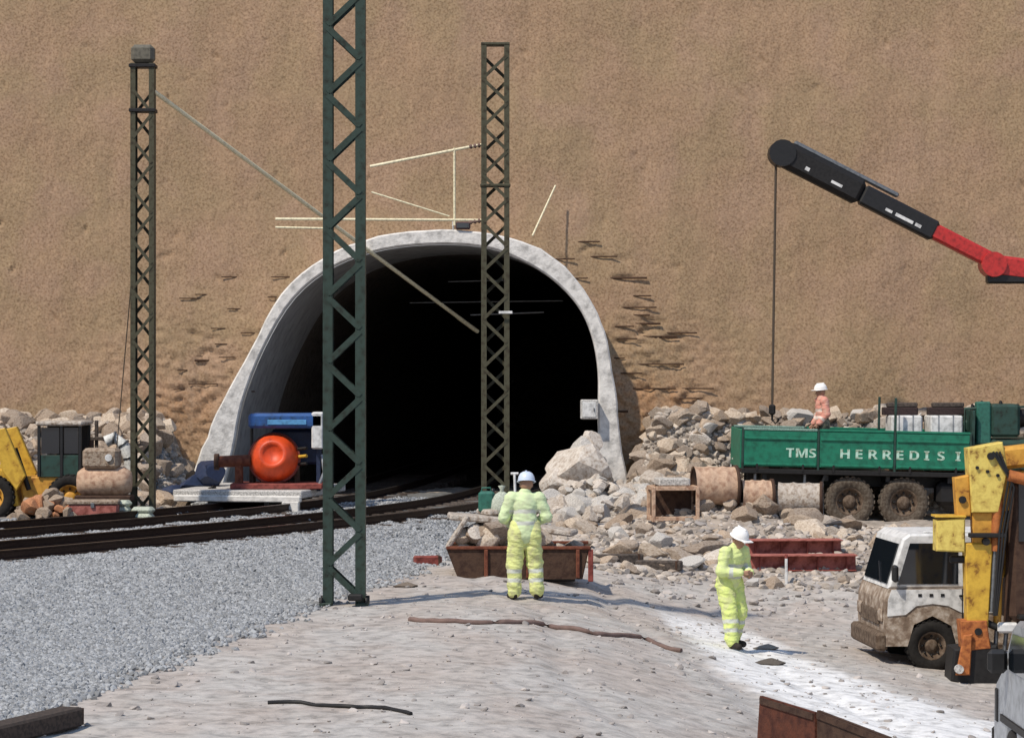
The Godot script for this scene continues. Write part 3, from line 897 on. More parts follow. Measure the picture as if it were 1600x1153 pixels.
func build_rubble() -> void:
	var t := thing("stone_bank", "bank of beige broken stone at the foot of the cliff, left of the arch", "rubble", on_ground(-10.0, 55.0), 0.0, "rubble banks")
	for i in 260:
		var d := rng.randf_range(52.8, 58.0)
		var x := rng.randf_range(-12.6, -7.1) if i % 4 else rng.randf_range(-8.8, -7.0)
		var s := rng.randf_range(0.16, 0.62) * (0.8 if rng.randf() < 0.6 else 1.0)
		stone_at(t, on_ground(x, d, s * 0.16), Vector3(s * rng.randf_range(0.9, 1.4), s * rng.randf_range(0.6, 0.9), s), M.stone[rng.randi() % 6])
	t = thing("stone_bank", "bank of broken stone between the arch and the green truck", "rubble", on_ground(3.5, 54.0), 0.0, "rubble banks")
	for i in 280:
		var d := rng.randf_range(50.3, 57.9)
		var x := rng.randf_range(2.3, 5.0)
		if i % 3 == 0:
			d = rng.randf_range(56.9, 58.1); x = rng.randf_range(2.6, 11.5)
		var s := rng.randf_range(0.14, 0.55)
		if i % 3 and d > 52.6 and x > 4.5: x = rng.randf_range(2.3, 4.4)
		stone_at(t, on_ground(x, d, s * 0.16), Vector3(s * rng.randf_range(0.9, 1.4), s * rng.randf_range(0.55, 0.9), s), M.stone[rng.randi() % 6])
	t = thing("stone_bank", "band of broken stone at the foot of the cliff behind the green truck", "rubble", on_ground(8.5, 57.2), 0.0, "rubble banks")
	for i in 230:
		var d := rng.randf_range(57.0, 58.0)
		var x := rng.randf_range(4.2, 12.6)
		var s := rng.randf_range(0.12, 0.5)
		stone_at(t, on_ground(x, d, s * 0.2), Vector3(s * rng.randf_range(0.9, 1.4), s * rng.randf_range(0.6, 0.95), s), M.stone[rng.randi() % 6] if rng.randf() < 0.7 else M.stone_pale[rng.randi() % 3])
	t = thing("rubble_mound", "low mound of pinkish rubble behind the worker with the white helmet", "rubble", on_ground(3.8, 47.0), 0.0, "rubble banks")
	for i in 290:
		var d := rng.randf_range(43.2, 51.0)
		var x := rng.randf_range(1.0, 6.2)
		if i % 5 == 0: x = rng.randf_range(5.5, 8.6); 
		var s := 0.09 + 0.5 * pow(rng.randf(), 2.2)
		if d < 45.0: s *= 0.6
		if x > 3.7 and x < 6.4 and d > 43.6 and d < 46.6: s = min(s, 0.13)
		stone_at(t, on_ground(x, d, s * 0.13), Vector3(s * rng.randf_range(0.9, 1.6), s * rng.randf_range(0.5, 0.85), s), M.stone[rng.randi() % 6] if rng.randf() < 0.7 else M.stone_pale[rng.randi() % 3])
	# pale spoil in the tunnel mouth
	t = thing("spoil_heap", "heap of pale grey spoil at the right foot of the arch", "rubble", on_ground(1.6, 54.5), 0.0, "rubble banks")
	for i in 190:
		var a := rng.randf() * TAU
		var r := sqrt(rng.randf())
		var x := 1.75 + cos(a) * r * 1.25
		var d := 54.6 + sin(a) * r * 1.5
		var hgt := 0.85 * (1.0 - r * r)
		var s := rng.randf_range(0.1, 0.3)
		var p := Vector3(x, gh(x, d) + hgt, -d)
		if i < 60:
			p.y -= hgt * 0.5; s = rng.randf_range(0.4, 0.7)
		stone_at(t, p, Vector3(s * 1.2, s * 0.85, s), M.stone_pale[rng.randi() % 3])
	var b := thing("boulder", "big pale grey boulder sitting on the spoil heap in the tunnel mouth", "boulder", at(902, 766, 55.0))
	for q in [[Vector3(0, 0.42, 0), Vector3(1.3, 1.15, 1.1), 0], [Vector3(0.12, 0.8, -0.05), Vector3(0.9, 0.85, 0.8), 1], [Vector3(-0.28, 0.15, 0.1), Vector3(0.8, 0.7, 0.8), 2], [Vector3(0.35, 0.3, 0.25), Vector3(0.6, 0.75, 0.6), 4], [Vector3(0.3, 1.0, -0.1), Vector3(0.5, 0.6, 0.5), 5]]:
		part(b, "stone", rocks[q[2] + 3], M.stone_pale[2 if q[2] == 1 else 0], Transform3D(Basis(Vector3.UP, q[2] * 1.3) * Basis.from_scale(q[1]), q[0]))
	# single dark stones on the yard
	var labels := [[636, 918, 0.16, "small dark stone lying beside the foot of the near mast", "7a726b"], [1205, 1040, 0.2, "dark flat stone on the white haul road", "5f5b57"], [1200, 1015, 0.16, "grey flat stone on the white haul road behind the darker one", "98938e"]]
	for l in labels:
		var g := ground_at(l[0], l[1])
		var o := part(self, "loose_stone", rocks[2], mat(Color(l[4]), 0.95, 0.0, "rock", 2.0, 0.5), Transform3D(Basis.from_scale(Vector3(l[2] * 2.2, l[2] * 0.8, l[2])), g + Vector3(0, l[2] * 0.15, 0)))
		tag(o, l[3], "stone", "loose stones on the yard")

# ------------------------------------------------------------------ skip with stone, barrels, girders, small things
func build_yard_things() -> void:
	var g := on_ground(0.1, 40.2) + Vector3(0, -0.05, 0)
	var t := thing("rusty_skip", "low rusty steel skip behind the worker with the pale blue helmet", "skip", g, 0.0)
	var prof := [Vector2(-0.92, 0.04), Vector2(0.98, 0.04), Vector2(1.08, 0.5), Vector2(-1.1, 0.5)]
	part(t, "side_wall", prism_mesh(prof, 0.56, 0.6), M.rust_dark)
	part(t, "side_wall", prism_mesh(prof, -0.6, -0.56), M.rust_dark)
	for e in [[Vector3(-0.92, 0.04, 0), Vector3(-1.1, 0.5, 0)], [Vector3(0.98, 0.04, 0), Vector3(1.08, 0.5, 0)]]:
		var st := st_new()
		bx(st, (e[0] + e[1]) * 0.5, Vector3(0.03, e[0].distance_to(e[1]), 1.11), 0.0, frame_of(e[1] - e[0]).rotated(Vector3.UP, 0) if false else Basis(Vector3.FORWARD, atan2(e[1].x - e[0].x, e[1].y - e[0].y)))
		part(t, "end_wall", done(st), M.rust_dark)
	part(t, "floor_plate", box_mesh(Vector3(1.9, 0.03, 1.1), 0.0, Vector3(0.03, 0.075, 0)), M.rust_dark)
	part(t, "rim", box_mesh(Vector3(2.24, 0.05, 0.07), 0.01, Vector3(0, 0.525, 0.6)), M.rust)
	part(t, "rim", box_mesh(Vector3(2.24, 0.05, 0.07), 0.01, Vector3(0, 0.525, -0.6)), M.rust)
	for x in [-0.5, 0.15, 0.92]:
		part(t, "rib", box_mesh(Vector3(0.06, 0.44, 0.05), 0.01, Vector3(x, 0.28, 0.625)), M.rust)
	part(t, "corner_post", box_mesh(Vector3(0.08, 0.5, 0.08), 0.01, Vector3(1.12, 0.25, 0.57)), M.red_oxide)
	part(t, "skid", box_mesh(Vector3(1.7, 0.05, 0.1), 0.01, Vector3(0.03, 0.02, 0.45)), M.darksteel)
	part(t, "skid", box_mesh(Vector3(1.7, 0.05, 0.1), 0.01, Vector3(0.03, 0.02, -0.45)), M.darksteel)
	var l := thing("rubble_load", "load of broken slabs and stones heaped in the rusty skip", "rubble", g + Vector3(0, 0.1, 0))
	for i in 46:
		var x := rng.randf_range(-0.85, 0.9)
		var z := rng.randf_range(-0.42, 0.42)
		var yy := rng.randf_range(0.1, 0.48) + (0.22 if x < -0.1 else -0.02)
		var s := rng.randf_range(0.22, 0.46)
		part(l, "stone", rocks[i % 10], M.stone[i % 6] if i % 3 else M.stone_pale[i % 2], Transform3D(rand_basis(s * 1.2, s * 0.8, s), Vector3(x, yy, z)))
	for q in [[Vector3(-0.62, 0.86, 0.2), Vector3(0.95, 0.1, 0.6), -0.08, 0.1], [Vector3(-0.2, 0.98, -0.15), Vector3(0.8, 0.09, 0.55), 0.1, 0.4], [Vector3(-0.95, 0.66, 0.35), Vector3(0.6, 0.08, 0.5), 1.0, 0.0], [Vector3(0.45, 0.68, 0.1), Vector3(0.9, 0.09, 0.6), -0.12, -0.2]]:
		var st := st_new()
		bx(st, Vector3.ZERO, q[1], 0.025)
		part(l, "slab", done(st), M.stone_pale[1], Transform3D(Basis(Vector3.UP, q[3]) * Basis(Vector3.FORWARD, -q[2]), q[0]))
	for i in 7:
		var s := 0.3 + 0.05 * (i % 3)
		part(l, "stone", rocks[(i * 3) % 10], M.stone[(i + 2) % 6], Transform3D(Basis(Vector3.UP, i * 1.1) * Basis.from_scale(Vector3(s, s * 0.9, s * 0.8)), Vector3(-0.88 + i * 0.21, 0.56 + 0.05 * (i % 2), 0.42)))
	# pale sack, teal can and white pole beside the worker
	var sk := thing("cement_sack", "pale cement sack slumped on the slabs in the skip", "sack", g + Vector3(-0.26, 1.02, 0.1))
	var st3 := st_new()
	st3.set_smooth_group(0)
	lathe(st3, [Vector2(0.0, 0.0), Vector2(0.17, 0.01), Vector2(0.2, 0.1), Vector2(0.18, 0.22), Vector2(0.12, 0.31), Vector2(0.05, 0.35), Vector2(0.0, 0.36)], 14, Vector3.ZERO, Basis.from_scale(Vector3(0.85, 1, 0.6)))
	part(sk, "bag", done(st3), M.sack)
	part(sk, "tied_neck", lathe_mesh([Vector2(0.0, 0.33), Vector2(0.035, 0.34), Vector2(0.025, 0.38), Vector2(0.06, 0.44), Vector2(0.0, 0.45)], 10), M.sack)
	var cn := thing("fuel_can", "teal jerry can standing on the slabs in the skip", "can", g + Vector3(-0.5, 1.03, -0.1))
	part(cn, "body", box_mesh(Vector3(0.26, 0.34, 0.17), 0.04, Vector3(0, 0.17, 0)), M.teal)
	part(cn, "handle", tube_mesh([Vector3(-0.08, 0.33, 0), Vector3(-0.07, 0.39, 0), Vector3(0.06, 0.39, 0), Vector3(0.07, 0.33, 0)], 0.014, 8), M.teal)
	part(cn, "cap", lathe_mesh([Vector2(0.03, 0.33), Vector2(0.03, 0.38), Vector2(0.0, 0.38)], 10, Vector3(0.1, 0, 0)), M.black)
	var sh := thing("shovel", "white handled shovel stuck upright in the skip", "shovel", g + Vector3(-0.06, 0.6, 0.3))
	part(sh, "shaft", tube_mesh([Vector3(0.03, 0.0, 0), Vector3(0.0, 1.05, -0.05)], 0.02, 8), M.white)
	part(sh, "grip", tube_mesh([Vector3(-0.06, 1.06, -0.05), Vector3(0.06, 1.06, -0.05)], 0.02, 8), M.white)
	part(sh, "blade", prism_mesh([Vector2(-0.11, 0.08), Vector2(0.13, 0.08), Vector2(0.12, -0.16), Vector2(0.02, -0.24), Vector2(-0.1, -0.16)], -0.006, 0.006), M.steel)

	# rusty barrels lying in a row on the mound
	var bl := [[1118, 788, 0.38, 0.85, "rust_pale", "pale brown steel drum lying on the mound, nearest the open steel frame"], [1184, 796, 0.30, 0.62, "rust_pale", "small pale drum lying in the middle of the row of drums"], [1252, 802, 0.31, 0.85, "mudd", "dusty steel drum lying at the truck end of the row of drums"]]
	var axis_turn := [0.12, 0.05, -0.15]
	for i in 3:
		var q: Array = bl[i]
		var d := 48.6
		var p := at(q[0], q[1], d)
		var gy := gh(p.x, d)
		var o := thing("steel_drum", q[5], "drum", Vector3(p.x, max(p.y, gy) - 0.03, -d), axis_turn[i], "steel drums lying on the rubble mound")
		var R: float = q[2]; var L: float = q[3]
		var bs := Basis(Vector3.FORWARD, PI / 2)
		var prof2 := []
		for k in 13:
			var yv := lerpf(-L / 2, L / 2, k / 12.0)
			var bump := 0.018 if (k == 4 or k == 8 or k == 0 or k == 12) else 0.0
			prof2.append(Vector2(R + bump - 0.018, yv))
		var m: Material = M.rust_pale if q[4] == "rust_pale" else M.stone_pale[1]
		part(o, "shell", lathe_mesh(prof2, 28, Vector3(0, R, 0), bs), m)
		for e in [-1, 1]:
			part(o, "lid", lathe_mesh([Vector2(0.0, 0.0), Vector2(R - 0.03, 0.0), Vector2(R - 0.03, 0.02)], 24, Vector3(e * (L / 2 - 0.03), R, 0), Basis(Vector3.FORWARD, e * PI / 2)), M.rust_dark)
		part(o, "hoop", lathe_mesh([Vector2(R - 0.02, -0.03), Vector2(R + 0.015, -0.03), Vector2(R + 0.015, 0.03), Vector2(R - 0.02, 0.03)], 28, Vector3(L * 0.5 - 0.035, R, 0), bs), M.rust_dark)
		for e in [-1, 1]:
			part(o, "chock", rocks[5 + e], M.stone[1], Transform3D(Basis.from_scale(Vector3(0.3, 0.25, 0.25)), Vector3(e * L * 0.3, 0.03, R * 0.6)))
	var fp := at(1052, 786, 48.4)
	var fr := thing("steel_cage", "open rusty steel box cage lying left of the drums", "cage", Vector3(fp.x, gh(fp.x, 48.4), -48.4), 0.1)
	for x in [-0.42, 0.42]:
		for z in [-0.3, 0.3]:
			part(fr, "post", box_mesh(Vector3(0.07, 0.66, 0.07), 0.008, Vector3(x, 0.3, z)), M.rust_pale)
	for yv in [0.03, 0.6]:
		for z in [-0.3, 0.3]:
			part(fr, "rail", box_mesh(Vector3(0.77, 0.08, 0.066), 0.008, Vector3(0, yv, z)), M.rust_pale)
		for x in [-0.42, 0.42]:
			part(fr, "rail", box_mesh(Vector3(0.066, 0.08, 0.53), 0.008, Vector3(x, yv, 0)), M.rust_pale)
	part(fr, "lid", box_mesh(Vector3(0.6, 0.14, 0.62), 0.02, Vector3(-0.02, 0.715, 0)), M.stone_pale[2])
	part(fr, "back_panel", box_mesh(Vector3(0.77, 0.5, 0.02), 0.0, Vector3(0, 0.3, -0.25)), M.rust_dark)

	# red oxide girders
	var gl := [[1170, 1338, 878, 44.4, 0.03, "red oxide steel girder lying lowest behind the worker with the white helmet"], [1165, 1315, 862, 45.6, 0.05, "red oxide steel girder lying behind the lower one, in front of the truck wheels"]]
	for q in gl:
		var a := at(q[0], q[2], q[3]); var b := at(q[1], q[2], q[3])
		var mid := (a + b) * 0.5
		var L := a.distance_to(b)
		var lift := -9.0
		for k in 9: lift = max(lift, gh(lerpf(a.x, b.x, k / 8.0), q[3]))
		var o := thing("steel_girder", q[5], "girder", Vector3(mid.x, lift - 0.02, mid.z), q[4], "red girders on the yard")
		part(o, "web", box_mesh(Vector3(L, 0.24, 0.015), 0.0, Vector3(0, 0.14, 0)), M.red_dusty)
		part(o, "flange", box_mesh(Vector3(L, 0.022, 0.22), 0.004, Vector3(0, 0.01, 0)), M.red_oxide)
		part(o, "flange", box_mesh(Vector3(L, 0.022, 0.42), 0.004, Vector3(0, 0.272, 0)), M.red_dusty)
		for k in 4:
			part(o, "stiffener", box_mesh(Vector3(0.014, 0.236, 0.09), 0.0, Vector3(-L * 0.4 + k * L * 0.27, 0.14, 0.055)), M.red_oxide)
	var wp := ground_at(1229, 912)
	var stake := thing("survey_stake", "white wooden survey stake right of the worker with the white helmet", "stake", wp)
	part(stake, "shaft", box_mesh(Vector3(0.045, 0.46, 0.045), 0.006, Vector3(0, 0.2, 0)), M.white)
	part(stake, "painted_tip", box_mesh(Vector3(0.05, 0.08, 0.05), 0.008, Vector3(0, 0.46, 0)), M.red_oxide)
	# dark timbers and rocks right of the skip
	var tb := [[965, 880, 0.9, 0.3, "dark baulk of timber lying right of the skip"], [1030, 890, 0.8, -0.25, "short dark baulk of timber lying behind the worker's left side"], [668, 884, 0.45, 0.2, "reddish plank end lying on the ballast left of the skip"]]
	for q in tb:
		var gp := ground_at(q[0], q[1])
		var o := thing("timber_baulk", q[4], "timber", gp, q[3], "timbers on the yard")
		part(o, "beam", box_mesh(Vector3(q[2], 0.17, 0.2), 0.02, Vector3(0, 0.07, 0)), M.sleeper2 if q[0] > 800 else M.red_oxide)
		part(o, "end_band", box_mesh(Vector3(0.05, 0.18, 0.21), 0.01, Vector3(q[2] * 0.4, 0.07, 0)), M.rust_dark)
	# sleeper at the lower left
	var s0 := ground_at(-60, 1178); var s1 := ground_at(112, 1136)
	var dv := s1 - s0
	var sl := thing("wooden_sleeper", "dark wooden sleeper lying at the ballast edge, bottom left corner", "sleeper", (s0 + s1) * 0.5 + Vector3(0, 0.02, 0), atan2(-dv.z, dv.x))
	part(sl, "beam", box_mesh(Vector3(dv.length() + 0.5, 0.17, 0.24), 0.02, Vector3(-0.25, 0.075, 0)), M.sleeper)
	part(sl, "end_plate", box_mesh(Vector3(0.02, 0.15, 0.22), 0.004, Vector3(dv.length() * 0.5 + 0.012, 0.075, 0)), M.rust_dark)
	# hoses and sticks lying on the ground
	var hs := [[[[640, 971], [700, 973], [780, 975], [860, 982], [930, 993], [1000, 998], [1065, 1020]], 0.035, "hose", "long brown hose lying across the yard behind the open ground", "hose"], [[[418, 1101], [470, 1100], [540, 1106], [580, 1108], [642, 1118]], 0.022, "steel_bar", "thin dark bar lying on the dirt near the bottom edge", "bar"]]
	for q in hs:
		var pts := []
		for i in q[0].size():
			pts.append(ground_at(q[0][i][0], q[0][i][1]) + Vector3(0, q[1] * 0.6, 0))
		var sm := []
		for i in pts.size() - 1:
			for k in 6:
				var v: Vector3 = pts[i].cubic_interpolate(pts[i + 1], pts[max(i - 1, 0)], pts[min(i + 2, pts.size() - 1)], k / 6.0)
				v.y = gh(v.x, -v.z) + q[1] * 0.6
				sm.append(v)
		sm.append(pts[-1])
		var o := part(self, q[2], tube_mesh(sm, q[1], 8), M.hose if q[2] == "hose" else M.darksteel if q[2] == "steel_bar" else M.cable)
		tag(o, q[3], q[4])
	# two rusty plates standing in the foreground
	var c0 := at(1190, 1087, 24.0); var c1 := at(1276, 1113, 22.9); var c2 := at(1392, 1152, 21.5)
	var low := -1.0
	var pl := [[c0, c1, M.rust_red, "reddish rusty steel plate standing on edge at the bottom of the picture", at(1158, 1155, 24.0)], [c1 + Vector3(0.02, 0.02, 0), c2, M.rust_dark, "dark olive rusty steel plate standing on edge beside the reddish one", Vector3.ZERO]]
	for q in pl:
		var a: Vector3 = q[0]; var b: Vector3 = q[1]
		var L := Vector2(b.x - a.x, b.z - a.z).length()
		var o := thing("steel_plate", q[3], "plate", Vector3(a.x, low, a.z), atan2(-(b.z - a.z), b.x - a.x), "rusty plates standing in the foreground")
		var left := -0.18 if q[2] == M.rust_red else 0.0
		var ha := a.y - low; var hb := b.y - low
		part(o, "sheet", prism_mesh([Vector2(left, -0.1), Vector2(L, -0.1), Vector2(L, hb), Vector2(0, ha)], -0.015, 0.015), q[2])
		part(o, "edge_strip", prism_mesh([Vector2(0.02, ha - 0.07), Vector2(L - 0.02, hb - 0.07), Vector2(L - 0.02, hb - 0.012), Vector2(0.02, ha - 0.012)], 0.017, 0.03), M.rust_dark)
		for k in 3:
			part(o, "rib", box_mesh(Vector3(0.05, 0.7, 0.03), 0.006, Vector3(L * (0.18 + 0.3 * k), 0.3, 0.032)), q[2])

# ------------------------------------------------------------------ wheels
func wheel(parent: Node3D, c: Vector3, R: float, W: float, tyre: Material, rim: Material, side: int) -> void:
	# axle along local z, outer face towards side
	var bs := Basis(Vector3.RIGHT, PI / 2 * side)
	var h := W / 2
	var w := Node3D.new()
	w.name = "wheel"
	parent.add_child(w, true)
	w.position = c
	part(w, "tyre", lathe_mesh([Vector2(R * 0.56, -h * 0.9), Vector2(R * 0.8, -h), Vector2(R * 0.95, -h * 0.92), Vector2(R, -h * 0.7), Vector2(R, h * 0.7), Vector2(R * 0.95, h * 0.92), Vector2(R * 0.8, h), Vector2(R * 0.6, h * 0.92), Vector2(R * 0.55, h * 0.7)], 30, Vector3.ZERO, bs), tyre)
	part(w, "rim", lathe_mesh([Vector2(R * 0.57, h * 0.8), Vector2(R * 0.53, h * 0.84), Vector2(R * 0.48, h * 0.4), Vector2(R * 0.3, h * 0.1), Vector2(R * 0.28, h * 0.1), Vector2(R * 0.25, h * 0.5), Vector2(R * 0.12, h * 0.62), Vector2(0, h * 0.62)], 24, Vector3.ZERO, bs), rim)
	var st := st_new()
	for k in 8:
		var a := TAU * k / 8
		lathe(st, [Vector2(0.0, h * 0.62), Vector2(R * 0.045, h * 0.58), Vector2(R * 0.045, h * 0.1)], 6, bs * Vector3(cos(a) * R * 0.38, 0, sin(a) * R * 0.38), bs)
	part(w, "wheel_nuts", done(st), M.darksteel)
	var tr := st_new()
	for k in 26:
		var a := TAU * k / 26
		var rad := bs * Vector3(cos(a), 0, sin(a)); var tang := bs * Vector3(-sin(a), 0, cos(a))
		for sd in [-1, 1]:
			bx(tr, rad * (R * 1.005) + (bs.y * sd * h * 0.48), Vector3(R * 0.05, h * 0.8, R * 0.13), 0.0, Basis(rad, bs.y, tang))
	part(w, "tread", done(tr), tyre)

# ------------------------------------------------------------------ truck, crane
func text_on(parent: Node3D, called: String, s: String, size: float, pos: Vector3, m: Material, bs := Basis.IDENTITY, sp := 1.0) -> void:
	var f := SystemFont.new()
	f.font_names = PackedStringArray(["Droid Sans"])
	f.font_weight = 700
	var t := TextMesh.new()
	t.text = s; t.font = f; t.font_size = 32; t.pixel_size = size / 24.0; t.depth = 0.01
	t.horizontal_alignment = HORIZONTAL_ALIGNMENT_CENTER
	part(parent, called, t, m, Transform3D(bs * Basis.from_scale(Vector3(sp, 1, 1)), pos))

func build_truck() -> void:
	var d := 54.0
	var gy := 3.2 - (820.0 - 576.5) * d / FOC
	var xl := (1157.0 - 800.0) * d / FOC
	var t := thing("flatbed_truck", "green flatbed truck parked on the right in front of the cliff", "truck", Vector3(xl, gy + 0.02, -d))
	t.rotation.z = -0.022
	# x runs forward along the truck from its tail, z = 0 is the near side
	var yb := (820.0 - 733.0) * d / FOC; var yt := (820.0 - 672.0) * d / FOC
	var L := (1516.0 - 1157.0) * d / FOC
	var zs := [0.0, -2.42]
	for zi in 2:
		var z: float = zs[zi]
		var board_l := L / 3.0
		for k in 3:
			var st := st_new()
			bx(st, Vector3(board_l * (k + 0.5), (yb + yt) * 0.5 + 0.02, z), Vector3(board_l - 0.05, yt - yb - 0.06, 0.04), 0.01)
			var b := part(t, "drop_side", done(st), M.green)
			var sg := 1.0 if zi == 0 else -1.0
			for yy in [0.12, 0.78]:
				part(b, "rib", box_mesh(Vector3(board_l - 0.1, 0.05, 0.03), 0.008, Vector3(board_l * (k + 0.5), lerpf(yb, yt, yy), z + sg * 0.034)), M.green)
			part(b, "top_rail", box_mesh(Vector3(board_l - 0.05, 0.05, 0.07), 0.01, Vector3(board_l * (k + 0.5), yt + 0.012, z)), M.green_pale if k == 0 else M.green)
			for hx in [0.2, 0.8]:
				part(b, "latch", box_mesh(Vector3(0.05, 0.16, 0.03), 0.006, Vector3(board_l * (k + hx), yb + 0.03, z + sg * 0.036)), M.darksteel)
		for k in 4:
			part(t, "stanchion", box_mesh(Vector3(0.05, yt - yb + (0.75 if k == 2 else 0.05), 0.07), 0.01, Vector3(clampf(board_l * k, 0.02, L - 0.02), yb + (yt - yb + (0.75 if k == 2 else 0.05)) * 0.5 - 0.02, z)), M.green_dark)
	part(t, "tailgate", box_mesh(Vector3(0.04, yt - yb, 2.34), 0.01, Vector3(-0.01, (yb + yt) * 0.5, -1.21)), M.green)
	part(t, "headboard", box_mesh(Vector3(0.06, yt - yb + 0.5, 2.34), 0.01, Vector3(L + 0.05, (yb + yt) * 0.5 + 0.25, -1.21)), M.green_dark)
	part(t, "bed_floor", box_mesh(Vector3(L, 0.1, 2.5), 0.01, Vector3(L * 0.5, yb - 0.05, -1.21)), M.darksteel)
	for z in [-0.85, -1.57]:
		part(t, "chassis_beam", box_mesh(Vector3(L + 4.6, 0.26, 0.08), 0.01, Vector3(L * 0.5 + 2.5, yb - 0.24, z)), M.black)
	for k in 4:
		part(t, "crossmember", box_mesh(Vector3(0.1, 0.14, 2.2), 0.01, Vector3(0.5 + k * L * 0.27, yb - 0.17, -1.21)), M.black)
	var wx := [(1328.0 - 1157.0) * d / FOC, (1413.0 - 1157.0) * d / FOC, L + 3.6]
	var R := 0.52
	for x in wx:
		wheel(t, Vector3(x, R, -0.2), R, 0.34, M.rubber, M.mud_dark, 1)
		wheel(t, Vector3(x, R, -2.2), R, 0.34, M.rubber, M.mud_dark, -1)
		part(t, "axle", tube_mesh([Vector3(x, R, -0.32), Vector3(x, R, -2.08)], 0.09, 10), M.black)
	part(t, "mudguard", prism_mesh([Vector2(wx[0] - 0.72, 0.62), Vector2(wx[0] - 0.68, 0.62), Vector2(wx[0] - 0.5, 1.1), Vector2(wx[0] - 0.54, 1.14)], -0.42, 0.0), M.black)
	part(t, "mud_flap", box_mesh(Vector3(0.02, 0.5, 0.36), 0.0, Vector3(wx[0] - 0.72, 0.6, -0.2)), M.mud_dark)
	part(t, "fuel_tank", box_mesh(Vector3(0.9, 0.5, 0.5), 0.09, Vector3(wx[1] + 1.15, 0.72, -0.35)), M.darksteel)
	for x in [0.3, 1.35]:
		part(t, "underrun_post", box_mesh(Vector3(0.06, 0.5, 0.06), 0.01, Vector3(x, yb - 0.35, -0.1)), M.steel)
	part(t, "underrun_bar", box_mesh(Vector3(1.3, 0.1, 0.05), 0.01, Vector3(0.85, yb - 0.55, -0.1)), M.darksteel)
	part(t, "tail_lamp", box_mesh(Vector3(0.05, 0.12, 0.3), 0.01, Vector3(-0.06, yb - 0.12, -0.3)), M.red_paint)
	var yl := lerpf(yb, yt, 0.42)
	text_on(t, "lettering", "TMS", 0.2, Vector3((1250.0 - 1157.0) * d / FOC, yl, 0.022), M.letter, Basis.IDENTITY, 1.25)
	var word := "HERREDISI"
	var lx := [1318, 1340, 1361, 1383, 1404, 1426, 1446, 1469, 1495]
	for i in 9:
		text_on(t, "lettering", word[i], 0.2, Vector3((lx[i] - 1157.0) * d / FOC, yl, 0.022 if i != 4 else 0.024), M.letter, Basis.IDENTITY, 1.35)
	# cab ahead of the bed
	var cx := L + 2.7
	part(t, "cab", prism_mesh([Vector2(cx, 0.62), Vector2(cx + 2.1, 0.62), Vector2(cx + 2.2, 1.6), Vector2(cx + 1.95, 2.75), Vector2(cx + 1.7, 2.85), Vector2(cx, 2.85)], -2.4, -0.02, 0.05), M.green)
	part(t, "cab_window", prism_mesh([Vector2(cx + 0.5, 1.75), Vector2(cx + 1.85, 1.75), Vector2(cx + 1.68, 2.55), Vector2(cx + 0.5, 2.55)], -0.03, -0.012), M.glass)
	part(t, "windscreen", box_mesh(Vector3(0.02, 0.9, 2.0), 0.0, Vector3(cx + 2.1, 2.15, -1.2)), M.glass)
	part(t, "bumper", box_mesh(Vector3(0.2, 0.35, 2.4), 0.03, Vector3(cx + 2.2, 0.55, -1.2)), M.darksteel)
	# goods on the bed
	var base := t.position
	var k := 0
	for q in [[1414, 48, "white wrapped block on the truck bed, left of the two"], [1476, 50, "white wrapped block on the truck bed, right of the two"]]:
		var w: float = q[1] * 54.6 / FOC
		var o := thing("wrapped_block", q[2], "pallet load", Vector3((q[0] - 800.0) * 54.6 / FOC, base.y + yb - 0.08, -54.7), 0.0, "wrapped blocks on the truck bed")
		var hh := at(0, 649, 54.6).y - base.y - yb + 0.08
		part(o, "block", box_mesh(Vector3(w, hh - 0.1, 0.9), 0.03, Vector3(0, hh * 0.5 + 0.05, 0)), M.white)
		part(o, "pallet", box_mesh(Vector3(w + 0.04, 0.1, 0.92), 0.01, Vector3(0, 0.05, 0)), M.timber)
		for e in [-0.25, 0.2]:
			part(o, "strap", box_mesh(Vector3(0.03, hh - 0.09, 0.906), 0.0, Vector3(e * w, hh * 0.5 + 0.05, 0)), M.grey_paint)
		var tim := thing("dark_beam", "dark timber lying on top of the %s white block" % ("left" if k == 0 else "right"), "timber", Vector3((q[0] - 800.0 + (-4 if k == 0 else 6)) * 54.6 / FOC, base.y + yb + hh - 0.079, -54.9), 0.06, "timbers on the truck load")
		part(tim, "beam", box_mesh(Vector3(w * 1.15, 0.17, 0.24), 0.02, Vector3(0, 0.085, 0)), mat(Color("3d2c2a"), 0.9, 0.0, "wood", 2.0))
		part(tim, "beam", box_mesh(Vector3(w * 1.0, 0.1, 0.2), 0.02, Vector3(0.04, 0.221, 0.02)), M.sleeper2)
		k += 1
	var rb := thing("rubble_load", "pale rubble lying on the tail half of the truck bed", "rubble", Vector3(base.x + 1.4, base.y + yb, -55.0))
	for i in 60:
		var s := rng.randf_range(0.2, 0.42)
		var xx := rng.randf_range(-1.2, 1.5)
		part(rb, "stone", rocks[i % 10], M.stone[i % 6] if i % 2 else M.stone_pale[i % 3], Transform3D(rand_basis(s * 1.2, s * 0.8, s), Vector3(xx, rng.randf_range(0.1, 0.72) * (0.8 + 0.25 * sin(xx * 3.0)), rng.randf_range(-0.9, 0.75))))
	build_crane(t, L, yb)

